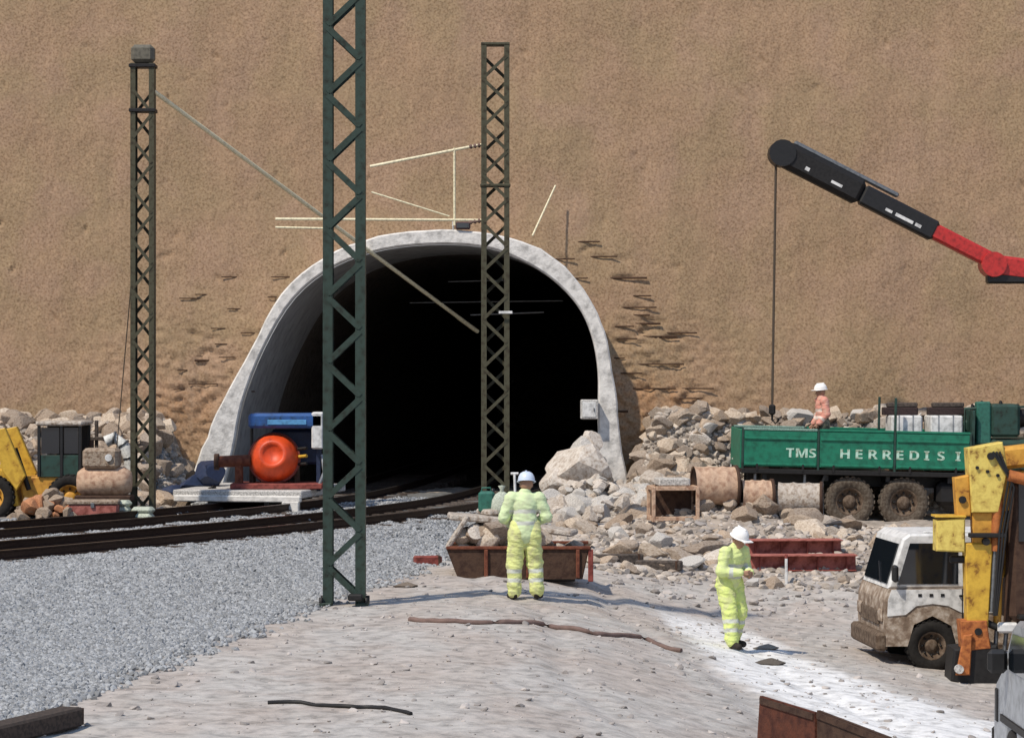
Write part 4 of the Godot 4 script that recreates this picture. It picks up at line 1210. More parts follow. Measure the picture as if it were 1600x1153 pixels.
func build_crane(truck: Node3D, L: float, yb: float) -> void:
	var base := truck.position + Vector3(L + 0.7, yb - 0.1, -1.2)
	var t := thing("loader_crane", "red and black folding loader crane reaching left over the truck bed", "crane", base)
	var D := -base.z
	part(t, "pedestal", box_mesh(Vector3(2.3, 0.7, 2.0), 0.08, Vector3(0.6, 0.35, 0)), M.green_dark)
	part(t, "oil_tank", box_mesh(Vector3(0.62, 0.7, 0.9), 0.06, Vector3(0.1, 1.1, 0.55)), M.green_dark)
	part(t, "winch", lathe_mesh([Vector2(0, -0.3), Vector2(0.3, -0.3), Vector2(0.3, -0.25), Vector2(0.2, -0.25), Vector2(0.2, 0.25), Vector2(0.3, 0.25), Vector2(0.3, 0.3), Vector2(0, 0.3)], 18, Vector3(0.7, 1.15, 0.6), Basis(Vector3.FORWARD, PI / 2), false), M.darksteel)
	part(t, "control_stand", box_mesh(Vector3(0.3, 0.9, 0.3), 0.03, Vector3(-0.36, 1.05, 0.85)), M.teal)
	part(t, "grab_rail", tube_mesh([Vector3(-0.75, 0.7, 0.9), Vector3(-0.75, 1.35, 0.9), Vector3(0.9, 1.4, 0.9), Vector3(0.9, 0.7, 0.9)], 0.03, 8), M.green_dark)
	part(t, "valve_block", box_mesh(Vector3(0.5, 0.4, 0.5), 0.05, Vector3(-0.45, 0.9, 0.3)), M.green_dark)
	for k in 5:
		part(t, "hydraulic_hose", tube_mesh([Vector3(-0.6 + k * 0.2, 1.15, 0.75), Vector3(-0.55 + k * 0.2, 1.42 + 0.07 * (k % 2), 0.7), Vector3(-0.4 + k * 0.2, 1.25, 0.4), Vector3(0.15, 1.0, 0.0)], 0.035, 7), M.darksteel)
	var el := at(1555, 415, D) - base
	var post := el + Vector3(2.3, -0.3, 0)
	part(t, "column", tube_mesh([Vector3(1.5, 0.5, 0), Vector3(1.75, 2.0, 0), post], 0.26, 14, 0.2), M.red_paint)
	var st := st_new()
	var a := post; var b := el
	bx(st, (a + b) * 0.5, Vector3(a.distance_to(b) + 0.3, 0.46, 0.36), 0.06, Basis(Vector3.BACK, atan2((b - a).y, (b - a).x)))
	part(t, "inner_boom", done(st), M.red_paint)
	st = st_new()
	lathe(st, [Vector2(0, -0.26), Vector2(0.27, -0.26), Vector2(0.27, 0.26), Vector2(0, 0.26)], 18, el + Vector3(-0.05, 0.02, 0), Basis(Vector3.RIGHT, PI / 2), false)
	part(t, "knuckle", done(st), M.red_paint)
	part(t, "knuckle_bracket", box_mesh(Vector3(0.95, 0.22, 0.34), 0.04, el + Vector3(0.3, -0.28, 0)), M.black)
	# outer boom from the knuckle up to the tip
	var p0 := at(1550, 408, D) - base; var p1 := at(1462, 362, D) - base; var p2 := at(1222, 240, D) - base
	var dir := (p2 - p0).normalized()
	var bs := Basis(-dir, Vector3(0, 0, 1).cross(-dir), Vector3(0, 0, 1))
	st = st_new()
	bx(st, (p0 + p1) * 0.5, Vector3(p0.distance_to(p1) + 0.35, 0.34, 0.32), 0.05, bs)
	part(t, "outer_boom", done(st), M.red_paint)
	st = st_new()
	var m1 := p1.lerp(p2, 0.48)
	bx(st, (p1 + m1) * 0.5, Vector3(p1.distance_to(m1), 0.44, 0.36), 0.05, bs)
	part(t, "boom_box", done(st), M.black)
	st = st_new()
	bx(st, (m1 + p2) * 0.5 + bs.y * 0.015, Vector3(m1.distance_to(p2), 0.56, 0.42), 0.1, bs)
	part(t, "boom_extension", done(st), M.darksteel)
	st = st_new()
	bx(st, (p1.lerp(p2, 0.25) + p2) * 0.5 + bs.y * 0.33, Vector3(p1.distance_to(p2) * 0.68, 0.1, 0.2), 0.03, bs)
	part(t, "extension_ram", done(st), M.steel)
	st = st_new()
	lathe(st, [Vector2(0, -0.24), Vector2(0.29, -0.24), Vector2(0.29, 0.24), Vector2(0, 0.24)], 18, p2, Basis(Vector3.RIGHT, PI / 2), false)
	part(t, "tip_sheave", done(st), M.black)
	for q in [[0.2, 0.42, 0.07], [0.3, 0.16, 0.06], [0.11, 0.14, 0.07], [0.64, 0.26, 0.06], [0.83, 0.1, 0.08]]:
		st = st_new()
		bx(st, p1.lerp(p2, q[0]) - bs.y * 0.07 + Vector3(0, 0, 0.187 if q[0] < 0.47 else 0.216), Vector3(q[1], q[2], 0.008), 0.0, bs)
		part(t, "white_marking", done(st), M.white)
	part(t, "lift_ram", tube_mesh([Vector3(1.75, 1.9, 0.3), el.lerp(post, 0.55) + Vector3(0, -0.25, 0.0)], 0.09, 10), M.steel)
	var tip := at(1213, 246, D) - base; var hook := at(1207, 640, D) - base
	part(t, "hoist_cable", tube_mesh([tip, hook], 0.028, 7), M.cable)
	part(t, "hook_block", box_mesh(Vector3(0.14, 0.22, 0.12), 0.03, hook), M.darksteel)
	part(t, "hook", tube_mesh([hook + Vector3(0, -0.1, 0), hook + Vector3(0, -0.22, 0), hook + Vector3(0.07, -0.3, 0), hook + Vector3(0.13, -0.24, 0), hook + Vector3(0.13, -0.18, 0)], 0.025, 8), M.darksteel)

# ------------------------------------------------------------------ white van, excavator, grey van, loader, wagon
func build_white_van() -> void:
	var d := 35.6
	var near := at(1396, 1000, d)
	var g := -1.0
	# x = 0 at the nose, body runs to +x; z = 0 near side
	var t := thing("white_van", "white snub nosed van with mud up its sides, left of the yellow excavator arm", "van", Vector3(near.x - 0.12, g, -d), 0.08)
	var W := 1.72
	var lower := [Vector2(0.02, 0.34), Vector2(0.0, 0.62), Vector2(0.01, 0.98), Vector2(0.07, 1.14), Vector2(4.1, 1.14), Vector2(4.14, 0.36), Vector2(3.55, 0.34), Vector2(3.45, 0.6), Vector2(3.2, 0.72), Vector2(2.95, 0.6), Vector2(2.85, 0.34), Vector2(1.02, 0.34), Vector2(0.95, 0.62), Vector2(0.68, 0.76), Vector2(0.42, 0.64), Vector2(0.33, 0.34)]
	part(t, "body", prism_mesh(lower, -W, 0.0, 0.0), M.mud)
	part(t, "door_panel", prism_mesh([Vector2(0.04, 0.76), Vector2(0.05, 0.985), Vector2(0.1, 1.13), Vector2(2.0, 1.13), Vector2(2.0, 0.8), Vector2(1.1, 0.8), Vector2(0.9, 0.9), Vector2(0.68, 0.93), Vector2(0.45, 0.9), Vector2(0.3, 0.78)], 0.002, 0.014), M.white)
	var upper := [Vector2(0.06, 1.142), Vector2(0.27, 1.83), Vector2(0.37, 1.9), Vector2(4.05, 1.9), Vector2(4.12, 1.142)]
	part(t, "cab", prism_mesh(upper, -W + 0.06, -0.04, 0.03), M.white)
	part(t, "side_window", prism_mesh([Vector2(0.2, 1.2), Vector2(0.37, 1.77), Vector2(1.05, 1.77), Vector2(1.05, 1.2)], -0.045, -0.03), M.glass)
	part(t, "side_window", prism_mesh([Vector2(1.15, 1.2), Vector2(1.15, 1.77), Vector2(2.2, 1.77), Vector2(2.2, 1.2)], -0.045, -0.03), M.glass)
	var st := st_new()
	bx(st, Vector3(0.155, 1.48, -W * 0.5), Vector3(0.02, 0.58, W - 0.3), 0.0, Basis(Vector3.FORWARD, 0.296))
	part(t, "windscreen", done(st), M.glass)
	part(t, "door_seam", box_mesh(Vector3(0.012, 0.74, 0.006), 0.0, Vector3(1.1, 0.77, 0.0165)), M.black)
	part(t, "mirror_arm", tube_mesh([Vector3(0.2, 1.25, -0.03), Vector3(0.13, 1.3, 0.08)], 0.012, 6), M.black)
	part(t, "wiper", tube_mesh([Vector3(0.055, 1.2, -0.5), Vector3(0.13, 1.46, -0.9)], 0.01, 6), M.black)
	part(t, "roof_rail", box_mesh(Vector3(3.2, 0.03, 0.04), 0.01, Vector3(2.2, 1.915, -0.2)), M.white)
	part(t, "bumper", box_mesh(Vector3(0.16, 0.26, W + 0.02), 0.04, Vector3(-0.03, 0.4, -W * 0.5)), M.mud_dark)
	part(t, "grille", box_mesh(Vector3(0.03, 0.2, W - 0.6), 0.01, Vector3(-0.012, 0.72, -W * 0.5)), M.mud_dark)
	for z in [-0.2, -W + 0.2]:
		part(t, "headlight", box_mesh(Vector3(0.04, 0.18, 0.24), 0.03, Vector3(-0.012, 0.76, z)), M.mud)
	part(t, "mirror", box_mesh(Vector3(0.08, 0.24, 0.14), 0.03, Vector3(0.13, 1.36, 0.09)), M.black)
	part(t, "door_handle", box_mesh(Vector3(0.14, 0.03, 0.03), 0.008, Vector3(1.12, 1.04, 0.03)), M.black)
	for k in 3:
		part(t, "badge", box_mesh(Vector3(0.05, 0.04, 0.008), 0.0, Vector3(0.5 + k * 0.16, 1.05, 0.019)), M.black)
	part(t, "sill", box_mesh(Vector3(1.8, 0.1, 0.06), 0.02, Vector3(1.95, 0.33, 0.02)), M.mud_dark)
	for x in [0.68, 3.2]:
		wheel(t, Vector3(x, 0.34, -0.1), 0.35, 0.22, M.rubber_dark, M.mud_dark, 1)
		wheel(t, Vector3(x, 0.34, -W + 0.1), 0.35, 0.22, M.rubber_dark, M.mud_dark, -1)

func plate(t: Node3D, called: String, poly: Array, z0: float, z1: float, m: Material, bev := 0.015) -> MeshInstance3D:
	return part(t, called, prism_mesh(poly, z0, z1, bev), m)

func build_excavator() -> void:
	var d := 34.4
	var base := Vector3(at(1523, 0, d).x, -1.06, -d)
	var t := thing("excavator", "yellow excavator with its arm hanging down, cut by the right edge", "excavator", base)
	# local: x right, y up, z towards camera; arm hangs at x about 0
	var s := FOC / d
	var fx := func(px: float) -> float: return (px - 1523.0) / s
	var fy := func(py: float) -> float: return 3.2 + (576.5 - py) / s + 1.06
	# stick in two stages
	plate(t, "stick", [Vector2(fx.call(1506), fy.call(848)), Vector2(fx.call(1550), fy.call(848)), Vector2(fx.call(1542), fy.call(985)), Vector2(fx.call(1510), fy.call(985))], -0.13, 0.13, M.yellow)
	plate(t, "stick_head", [Vector2(fx.call(1510), fy.call(700)), Vector2(fx.call(1564), fy.call(690)), Vector2(fx.call(1572), fy.call(735)), Vector2(fx.call(1558), fy.call(800)), Vector2(fx.call(1516), fy.call(800))], -0.17, 0.17, M.yellow_pale)
	plate(t, "stick_neck", [Vector2(fx.call(1518), fy.call(800)), Vector2(fx.call(1552), fy.call(800)), Vector2(fx.call(1550), fy.call(850)), Vector2(fx.call(1520), fy.call(850))], -0.1, 0.1, M.yellow_old)
	plate(t, "ram_guard", [Vector2(fx.call(1490), fy.call(746)), Vector2(fx.call(1513), fy.call(742)), Vector2(fx.call(1516), fy.call(806)), Vector2(fx.call(1494), fy.call(806))], -0.1, 0.12, M.yellow_old)
	plate(t, "valve_box", [Vector2(fx.call(1461), fy.call(812)), Vector2(fx.call(1506), fy.call(808)), Vector2(fx.call(1506), fy.call(862)), Vector2(fx.call(1461), fy.call(860))], -0.16, 0.16, M.yellow_pale, 0.02)
	plate(t, "side_plate", [Vector2(fx.call(1548), fy.call(790)), Vector2(fx.call(1590), fy.call(778)), Vector2(fx.call(1594), fy.call(850)), Vector2(fx.call(1574), fy.call(905)), Vector2(fx.call(1552), fy.call(880))], -0.3, -0.2, M.yellow)
	plate(t, "ram_mount", [Vector2(fx.call(1562), fy.call(745)), Vector2(fx.call(1600), fy.call(735)), Vector2(fx.call(1604), fy.call(790)), Vector2(fx.call(1566), fy.call(800))], -0.2, 0.05, M.yellow_old)
	for k in 2:
		part(t, "swing_ram", tube_mesh([Vector3(fx.call(1566 + k * 18), fy.call(800), -0.05), Vector3(fx.call(1560 + k * 16), fy.call(975), -0.05)], 0.055, 12), M.yellow_old if k == 0 else M.rust_dark)
		part(t, "swing_rod", tube_mesh([Vector3(fx.call(1560 + k * 16), fy.call(975), -0.05), Vector3(fx.call(1556 + k * 14), fy.call(1030), -0.05)], 0.03, 10), M.steel)
	part(t, "hose_bracket", box_mesh(Vector3(0.5, 0.06, 0.12), 0.01, Vector3(fx.call(1540), fy.call(835), 0.17)), M.darksteel)
	for k in 3:
		part(t, "bolt", lathe_mesh([Vector2(0, 0.03), Vector2(0.025, 0.03), Vector2(0.025, 0)], 6, Vector3(fx.call(1524 + k * 16), fy.call(730 + k * 6), 0.17), Basis(Vector3.RIGHT, PI / 2), false), M.darksteel)
	part(t, "valve_box_lid", box_mesh(Vector3(0.42, 0.03, 0.36), 0.008, Vector3(fx.call(1483), fy.call(806), 0)), M.yellow)
	part(t, "valve_arm", box_mesh(Vector3(0.4, 0.1, 0.1), 0.02, Vector3(fx.call(1508), fy.call(874), 0)), M.darksteel)
	part(t, "stick_ram", tube_mesh([Vector3(fx.call(1560), fy.call(735), 0.1), Vector3(fx.call(1554), fy.call(860), 0.1)], 0.07, 12), M.brown_orange)
	part(t, "ram_rod", tube_mesh([Vector3(fx.call(1554), fy.call(860), 0.1), Vector3(fx.call(1548), fy.call(955), 0.08)], 0.035, 10), M.steel)
	for q in [[1502, 780, 0.16], [1538, 845, 0.2], [1526, 985, 0.18], [1545, 712, 0.22]]:
		part(t, "pin", lathe_mesh([Vector2(0, -q[2]), Vector2(0.05, -q[2]), Vector2(0.05, q[2]), Vector2(0, q[2])], 12, Vector3(fx.call(q[0]), fy.call(q[1]), 0), Basis(Vector3.RIGHT, PI / 2), false), M.darksteel)
	for k in 3:
		part(t, "hydraulic_hose", tube_mesh([Vector3(fx.call(1548 + k * 5), fy.call(705), 0.2), Vector3(fx.call(1572 + k * 4), fy.call(745 + k * 8), 0.24), Vector3(fx.call(1558 + k * 5), fy.call(830), 0.22), Vector3(fx.call(1550 + k * 2), fy.call(960), 0.18)], 0.018, 6), M.black)
	# quick coupler and bucket
	plate(t, "coupler", [Vector2(fx.call(1498), fy.call(968)), Vector2(fx.call(1540), fy.call(968)), Vector2(fx.call(1546), fy.call(1012)), Vector2(fx.call(1502), fy.call(1016))], -0.16, 0.16, M.brown_orange)
	plate(t, "link", [Vector2(fx.call(1502), fy.call(990)), Vector2(fx.call(1516), fy.call(988)), Vector2(fx.call(1512), fy.call(1052)), Vector2(fx.call(1490), fy.call(1052))], 0.17, 0.23, M.brown_orange)
	part(t, "link_pin", lathe_mesh([Vector2(0, -0.02), Vector2(0.06, -0.02), Vector2(0.06, 0.06), Vector2(0, 0.06)], 12, Vector3(fx.call(1494), fy.call(1042), 0.24), Basis(Vector3.RIGHT, PI / 2), false), M.white_dirty)
	var bk := plate(t, "bucket", [Vector2(fx.call(1488), fy.call(1012)), Vector2(fx.call(1556), fy.call(1006)), Vector2(fx.call(1572), fy.call(1050)), Vector2(fx.call(1560), fy.call(1078)), Vector2(fx.call(1518), fy.call(1082)), Vector2(fx.call(1484), fy.call(1062))], -0.42, 0.15, M.darksteel, 0.03)
	for k in 4:
		part(bk, "tooth", box_mesh(Vector3(0.16, 0.05, 0.07), 0.012, Vector3(fx.call(1480), fy.call(1066), 0.08 - k * 0.15)), M.steel)
	# dipper ram lying over the van, boom, house and tracks beyond the frame
	var st := st_new()
	var pts := [[Vector3(0.2, fy.call(718), -0.05), Vector3(1.7, 3.2, -0.1), 0.4], [Vector3(1.7, 3.2, -0.1), Vector3(2.5, 1.9, -0.1), 0.46]]
	for q in pts:
		var a: Vector3 = q[0]; var b: Vector3 = q[1]
		bx(st, (a + b) * 0.5, Vector3(0.3, a.distance_to(b) + 0.2, q[2]), 0.05, frame_of(b - a))
	part(t, "boom", done(st), M.yellow_old)
	part(t, "boom_ram", tube_mesh([Vector3(0.42, fy.call(742), 0.22), Vector3(1.9, 2.5, 0.22)], 0.08, 12), M.brown_orange)
	part(t, "house", box_mesh(Vector3(2.0, 1.1, 1.5), 0.12, Vector3(2.6, 1.5, -0.1)), M.yellow_old)
	var cab := part(t, "cab", box_mesh(Vector3(1.0, 1.9, 1.1), 0.08, Vector3(0.96, 1.82, -0.42)), M.rust_dark)
	part(cab, "cab_window", box_mesh(Vector3(0.78, 0.9, 0.02), 0.0, Vector3(0.96, 2.4, 0.14)), M.glass)
	part(cab, "cab_window", box_mesh(Vector3(0.02, 0.9, 0.8), 0.0, Vector3(0.455, 2.4, -0.42)), M.glass)
	part(cab, "cab_step", box_mesh(Vector3(0.5, 0.06, 0.2), 0.01, Vector3(0.8, 0.95, 0.2)), M.darksteel)
	for x in [1.05, 3.3]:
		var tr := plate(t, "track", [Vector2(-1.15, 0.25), Vector2(-0.95, 0.0), Vector2(0.95, 0.0), Vector2(1.15, 0.25), Vector2(1.1, 0.6), Vector2(0.9, 0.76), Vector2(-0.9, 0.76), Vector2(-1.1, 0.6)], -0.22, 0.22, M.rust_dark, 0.02)
		tr.transform = Transform3D(Basis(Vector3.UP, PI / 2), Vector3(x, 0.0, 0.1))
	part(t, "undercarriage", box_mesh(Vector3(1.9, 0.4, 1.2), 0.06, Vector3(2.2, 0.7, 0.0)), M.rust_dark)
	part(t, "work_lamp", box_mesh(Vector3(0.28, 0.14, 0.14), 0.03, Vector3(fx.call(1574), fy.call(980), 0.05)), M.white)
	part(t, "lamp_arm", tube_mesh([Vector3(fx.call(1540), fy.call(972), 0.02), Vector3(fx.call(1570), fy.call(985), 0.04), Vector3(0.9, 1.0, 0.0)], 0.05, 8), M.darksteel)

func build_grey_van() -> void:
	var d := 26.6
	var g := -1.04
	var x := at(1553, 0, d).x
	var t := thing("grey_van", "grey van cut off by the lower right corner", "van", Vector3(x, g, -d), 0.0)
	# nose at far end (z = 0), body runs towards the camera (+z); x = 0 is its left side
	var W := 1.8
	var prof := [Vector2(0.0, 0.3), Vector2(0.02, 0.75), Vector2(0.14, 1.02), Vector2(0.5, 1.2), Vector2(1.0, 1.66), Vector2(1.2, 1.74), Vector2(4.3, 1.76), Vector2(4.4, 0.3), Vector2(3.7, 0.3), Vector2(3.5, 0.62), Vector2(3.1, 0.62), Vector2(2.9, 0.3), Vector2(1.35, 0.3), Vector2(1.2, 0.6), Vector2(0.8, 0.62), Vector2(0.6, 0.3)]
	# prism polygon lies in x,y and is pushed along z: turn it so that profile x becomes world z
	var xf := Transform3D(Basis(Vector3(0, 0, 1), Vector3(0, 1, 0), Vector3(-1, 0, 0)), Vector3.ZERO)
	part(t, "body", prism_mesh(prof, -W, 0.0, 0.04), M.grey_paint, xf)
	part(t, "side_window", prism_mesh([Vector2(0.72, 1.22), Vector2(1.08, 1.6), Vector2(1.75, 1.62), Vector2(1.75, 1.22)], 0.0, 0.012), M.glass, xf)
	part(t, "side_window", prism_mesh([Vector2(1.85, 1.22), Vector2(1.85, 1.62), Vector2(3.0, 1.62), Vector2(3.0, 1.22)], 0.0, 0.012), M.glass, xf)
	part(t, "door_gap", box_mesh(Vector3(0.012, 1.2, 0.02), 0.0, Vector3(-0.002, 0.95, 1.8)), M.black)
	part(t, "marker_lamp", box_mesh(Vector3(0.03, 0.34, 0.1), 0.01, Vector3(-0.005, 0.78, 0.22)), M.black)
	part(t, "mirror", box_mesh(Vector3(0.2, 0.24, 0.1), 0.04, Vector3(-0.12, 1.3, 0.85)), M.black)
	part(t, "rubbing_strip", box_mesh(Vector3(0.02, 0.08, 3.9), 0.006, Vector3(-0.008, 0.68, 2.4)), M.darksteel)
	part(t, "bumper", box_mesh(Vector3(W + 0.02, 0.26, 0.14), 0.05, Vector3(W * 0.5, 0.42, -0.02)), M.darksteel)
	for z in [1.0, 3.3]:
		for q in [[0.1, -1], [W - 0.1, 1]]:
			var w := Node3D.new()
			w.name = "axle_end"
			t.add_child(w, true)
			w.position = Vector3(q[0], 0.32, z)
			w.rotation.y = PI / 2 * q[1]
			part(w, "tyre", lathe_mesh([Vector2(0.18, -0.1), Vector2(0.3, -0.11), Vector2(0.33, -0.07), Vector2(0.33, 0.07), Vector2(0.3, 0.11), Vector2(0.18, 0.1)], 26, Vector3.ZERO, Basis(Vector3.RIGHT, PI / 2)), M.rubber_dark)
			part(w, "rim", lathe_mesh([Vector2(0.19, 0.09), Vector2(0.16, 0.05), Vector2(0.06, 0.03), Vector2(0.0, 0.06)], 20, Vector3.ZERO, Basis(Vector3.RIGHT, PI / 2)), M.steel)

func build_loader() -> void:
	var d := 50.5
	var p := at(70, 805, d)
	var g := gh(p.x, d) - 0.02
	var t := thing("wheel_loader", "yellow wheel loader with a dark cab at the left edge", "loader", Vector3(p.x, g, -d), 0.0)
	var s := FOC / d
	var fx := func(px: float) -> float: return (px - 70.0) / s
	var fy := func(py: float) -> float: return 3.2 + (576.5 - py) / s - g
	# lifted arm and bucket at the left
	plate(t, "lift_arm", [Vector2(fx.call(-8), fy.call(672)), Vector2(fx.call(12), fy.call(668)), Vector2(fx.call(44), fy.call(742)), Vector2(fx.call(30), fy.call(765)), Vector2(fx.call(8), fy.call(735))], 0.2, 0.36, M.yellow)
	plate(t, "lift_arm", [Vector2(fx.call(-8), fy.call(672)), Vector2(fx.call(12), fy.call(668)), Vector2(fx.call(44), fy.call(742)), Vector2(fx.call(30), fy.call(765)), Vector2(fx.call(8), fy.call(735))], -1.0, -0.84, M.yellow)
	plate(t, "front_frame", [Vector2(fx.call(-40), fy.call(720)), Vector2(fx.call(22), fy.call(738)), Vector2(fx.call(30), fy.call(790)), Vector2(fx.call(-40), fy.call(792))], -0.8, 0.16, M.yellow, 0.03)
	plate(t, "bucket", [Vector2(fx.call(-95), fy.call(800)), Vector2(fx.call(-30), fy.call(800)), Vector2(fx.call(-34), fy.call(720)), Vector2(fx.call(-48), fy.call(716)), Vector2(fx.call(-56), fy.call(776)), Vector2(fx.call(-95), fy.call(790))], -1.2, 0.5, M.yellow_old, 0.01)
	part(t, "ram", tube_mesh([Vector3(fx.call(24), fy.call(700), 0.1), Vector3(fx.call(46), fy.call(765), 0.1)], 0.05, 10), M.darksteel)
	plate(t, "chassis", [Vector2(fx.call(30), fy.call(745)), Vector2(fx.call(150), fy.call(742)), Vector2(fx.call(156), fy.call(778)), Vector2(fx.call(36), fy.call(786))], -0.8, 0.1, M.yellow_old, 0.03)
	# cab
	var x0: float = fx.call(62); var x1: float = fx.call(126)
	var y0: float = fy.call(745); var y1: float = fy.call(664)
	part(t, "cab_roof", box_mesh(Vector3(x1 - x0 + 0.12, 0.09, 1.2), 0.03, Vector3((x0 + x1) * 0.5, y1 + 0.03, -0.4)), M.stone_pale[1])
	for x in [x0, lerpf(x0, x1, 0.55), x1]:
		for z in [0.13, -0.93]:
			part(t, "cab_post", box_mesh(Vector3(0.06, y1 - y0, 0.06), 0.008, Vector3(x, (y0 + y1) * 0.5, z)), M.black)
	part(t, "cab_door", box_mesh(Vector3(x1 - x0 - 0.06, (y1 - y0) * 0.42, 0.04), 0.008, Vector3((x0 + x1) * 0.5, y0 + (y1 - y0) * 0.21, 0.12)), M.green_dark)
	for q in [[0.27, 0.44], [0.78, 0.34]]:
		part(t, "cab_window", box_mesh(Vector3((x1 - x0) * q[1], (y1 - y0) * 0.5, 0.015), 0.0, Vector3(lerpf(x0, x1, q[0]), y0 + (y1 - y0) * 0.7, 0.12)), M.glass)
	part(t, "cab_back", box_mesh(Vector3(x1 - x0 - 0.06, y1 - y0, 0.02), 0.0, Vector3((x0 + x1) * 0.5, (y0 + y1) * 0.5, -0.94)), M.black)
	part(t, "seat", box_mesh(Vector3(0.36, 0.5, 0.4), 0.06, Vector3((x0 + x1) * 0.5, y0 + 0.35, -0.45)), M.black)
	part(t, "exhaust", tube_mesh([Vector3(fx.call(140), fy.call(745), -0.2), Vector3(fx.call(140), fy.call(688), -0.2)], 0.045, 10), M.rust_dark)
	for x in [fx.call(-10), fx.call(112)]:
		wheel(t, Vector3(x, 0.42, 0.2), 0.44, 0.32, M.rubber_dark, M.yellow_old, 1)
		wheel(t, Vector3(x, 0.42, -1.0), 0.44, 0.32, M.rubber_dark, M.yellow_old, -1)
	# orange rock pile in front of it
	var h := thing("spoil_heap", "low heap of orange brown spoil in front of the yellow loader", "rubble", on_ground(-8.9, 49.3), 0.0, "rubble banks")
	for i in 60:
		var a := rng.randf() * TAU; var r := sqrt(rng.randf())
		var sx := 0.1 + 0.28 * rng.randf()
		part(h, "stone", rocks[i % 10], M.stone[3] if i % 3 else mat_spoil(i), Transform3D(rand_basis(sx * 1.2, sx * 0.8, sx), Vector3(cos(a) * r * 0.75, 0.48 * (1.0 - r) + 0.02, sin(a) * r * 0.5)))
	# white bent duct and dark drum between loader and mast
	var hz := thing("ventilation_duct", "white bent ventilation duct beside the left lattice mast", "duct", on_ground(-8.15, 51.4))
	var q := on_ground(-8.15, 51.4)
	var duct := []
	for c in [[165, 690], [178, 684], [192, 694], [201, 715], [204, 740], [200, 768], [196, 800]]:
		duct.append(at(c[0], c[1], 51.4) - q)
	part(hz, "bend", tube_mesh(duct.slice(0, 5), 0.12, 12), M.white_hose)
	part(hz, "down_pipe", tube_mesh(duct.slice(4), 0.1, 12), M.white_hose)
	for i in 4:
		part(hz, "clamp", lathe_mesh([Vector2(0.1, -0.02), Vector2(0.135, -0.02), Vector2(0.135, 0.02), Vector2(0.1, 0.02)], 14, duct[i + 1], frame_of(duct[i + 2] - duct[i])), M.steel)
	var gp := on_ground(-8.0, 50.2)
	var cm := thing("compressor", "brown weathered compressor between the loader and the left mast", "compressor", gp)
	part(cm, "tank", lathe_mesh([Vector2(0, -0.55), Vector2(0.2, -0.52), Vector2(0.29, -0.4), Vector2(0.29, 0.4), Vector2(0.2, 0.52), Vector2(0, 0.55)], 20, Vector3(0, 0.72, 0), Basis(Vector3.FORWARD, PI / 2)), M.rust_pale)
	part(cm, "engine_cover", box_mesh(Vector3(0.7, 0.4, 0.5), 0.06, Vector3(-0.05, 1.18, 0)), M.stone[3])
	part(cm, "frame", box_mesh(Vector3(1.1, 0.12, 0.5), 0.02, Vector3(0, 0.4, 0)), M.rust_dark)
	for x in [-0.45, 0.45]:
		part(cm, "leg", box_mesh(Vector3(0.1, 0.4, 0.4), 0.01, Vector3(x, 0.16, 0)), M.rust_dark)
	part(cm, "gauge", lathe_mesh([Vector2(0, 0.04), Vector2(0.07, 0.04), Vector2(0.07, 0)], 14, Vector3(0.12, 1.2, 0.25), Basis(Vector3.RIGHT, PI / 2), false), M.white)
	var bp := on_ground(-8.05, 49.2)
	var bxx := thing("tool_chest", "low reddish brown site chest standing before the left mast", "chest", bp, 0.08)
	part(bxx, "body", box_mesh(Vector3(0.95, 0.34, 0.5), 0.03, Vector3(0, 0.17, 0)), M.red_dusty)
	part(bxx, "lid", box_mesh(Vector3(0.99, 0.08, 0.54), 0.02, Vector3(0, 0.385, 0)), M.stone[3])
	part(bxx, "hasp", box_mesh(Vector3(0.07, 0.1, 0.03), 0.008, Vector3(0, 0.33, 0.27)), M.steel)
	var tp2 := on_ground(-7.4, 49.6)
	var pal := thing("sack_stack", "small stack of pale sacks between the left mast and the wagon", "sacks", tp2, -0.2)
	for w in 5:
		part(pal, "sack", box_mesh(Vector3(0.42, 0.13, 0.3), 0.055, Vector3(-0.2 + 0.42 * (w % 2) + 0.04 * w - 0.08 * int(w / 2), 0.06 + 0.125 * int(w / 2), 0.03 * (w % 3))), M.sack)
	var pk := thing("site_post", "thin dark post with a cross bar behind the brown compressor", "post", on_ground(-8.45, 52.0))
	part(pk, "shaft", box_mesh(Vector3(0.07, 1.9, 0.07), 0.01, Vector3(0, 0.92, 0)), M.sleeper2)
	part(pk, "cross_bar", box_mesh(Vector3(0.8, 0.07, 0.06), 0.01, Vector3(0.1, 1.5, 0.066)), M.sleeper2)
	# blue drum by the left foot of the arch
	var tp := thing("blue_tarpaulin", "crumpled blue tarpaulin at the left foot of the arch", "tarpaulin", at(292, 775, 54.0))
	for k in 3:
		part(tp, "fold", rocks[k + 1], M.blue_dark, Transform3D(Basis(Vector3.UP, k * 0.9) * Basis.from_scale(Vector3(0.75, 0.4 + 0.12 * k, 0.5)), Vector3(-0.15 + 0.3 * k, 0.05 + 0.18 * k, -0.1 * k)))

func mat_spoil(_i: int) -> Material:
	if not M.has("spoil"): M.spoil = mat(Color("c08a66"), 0.95, 0.0, "rock", 1.0, 0.6)
	return M.spoil

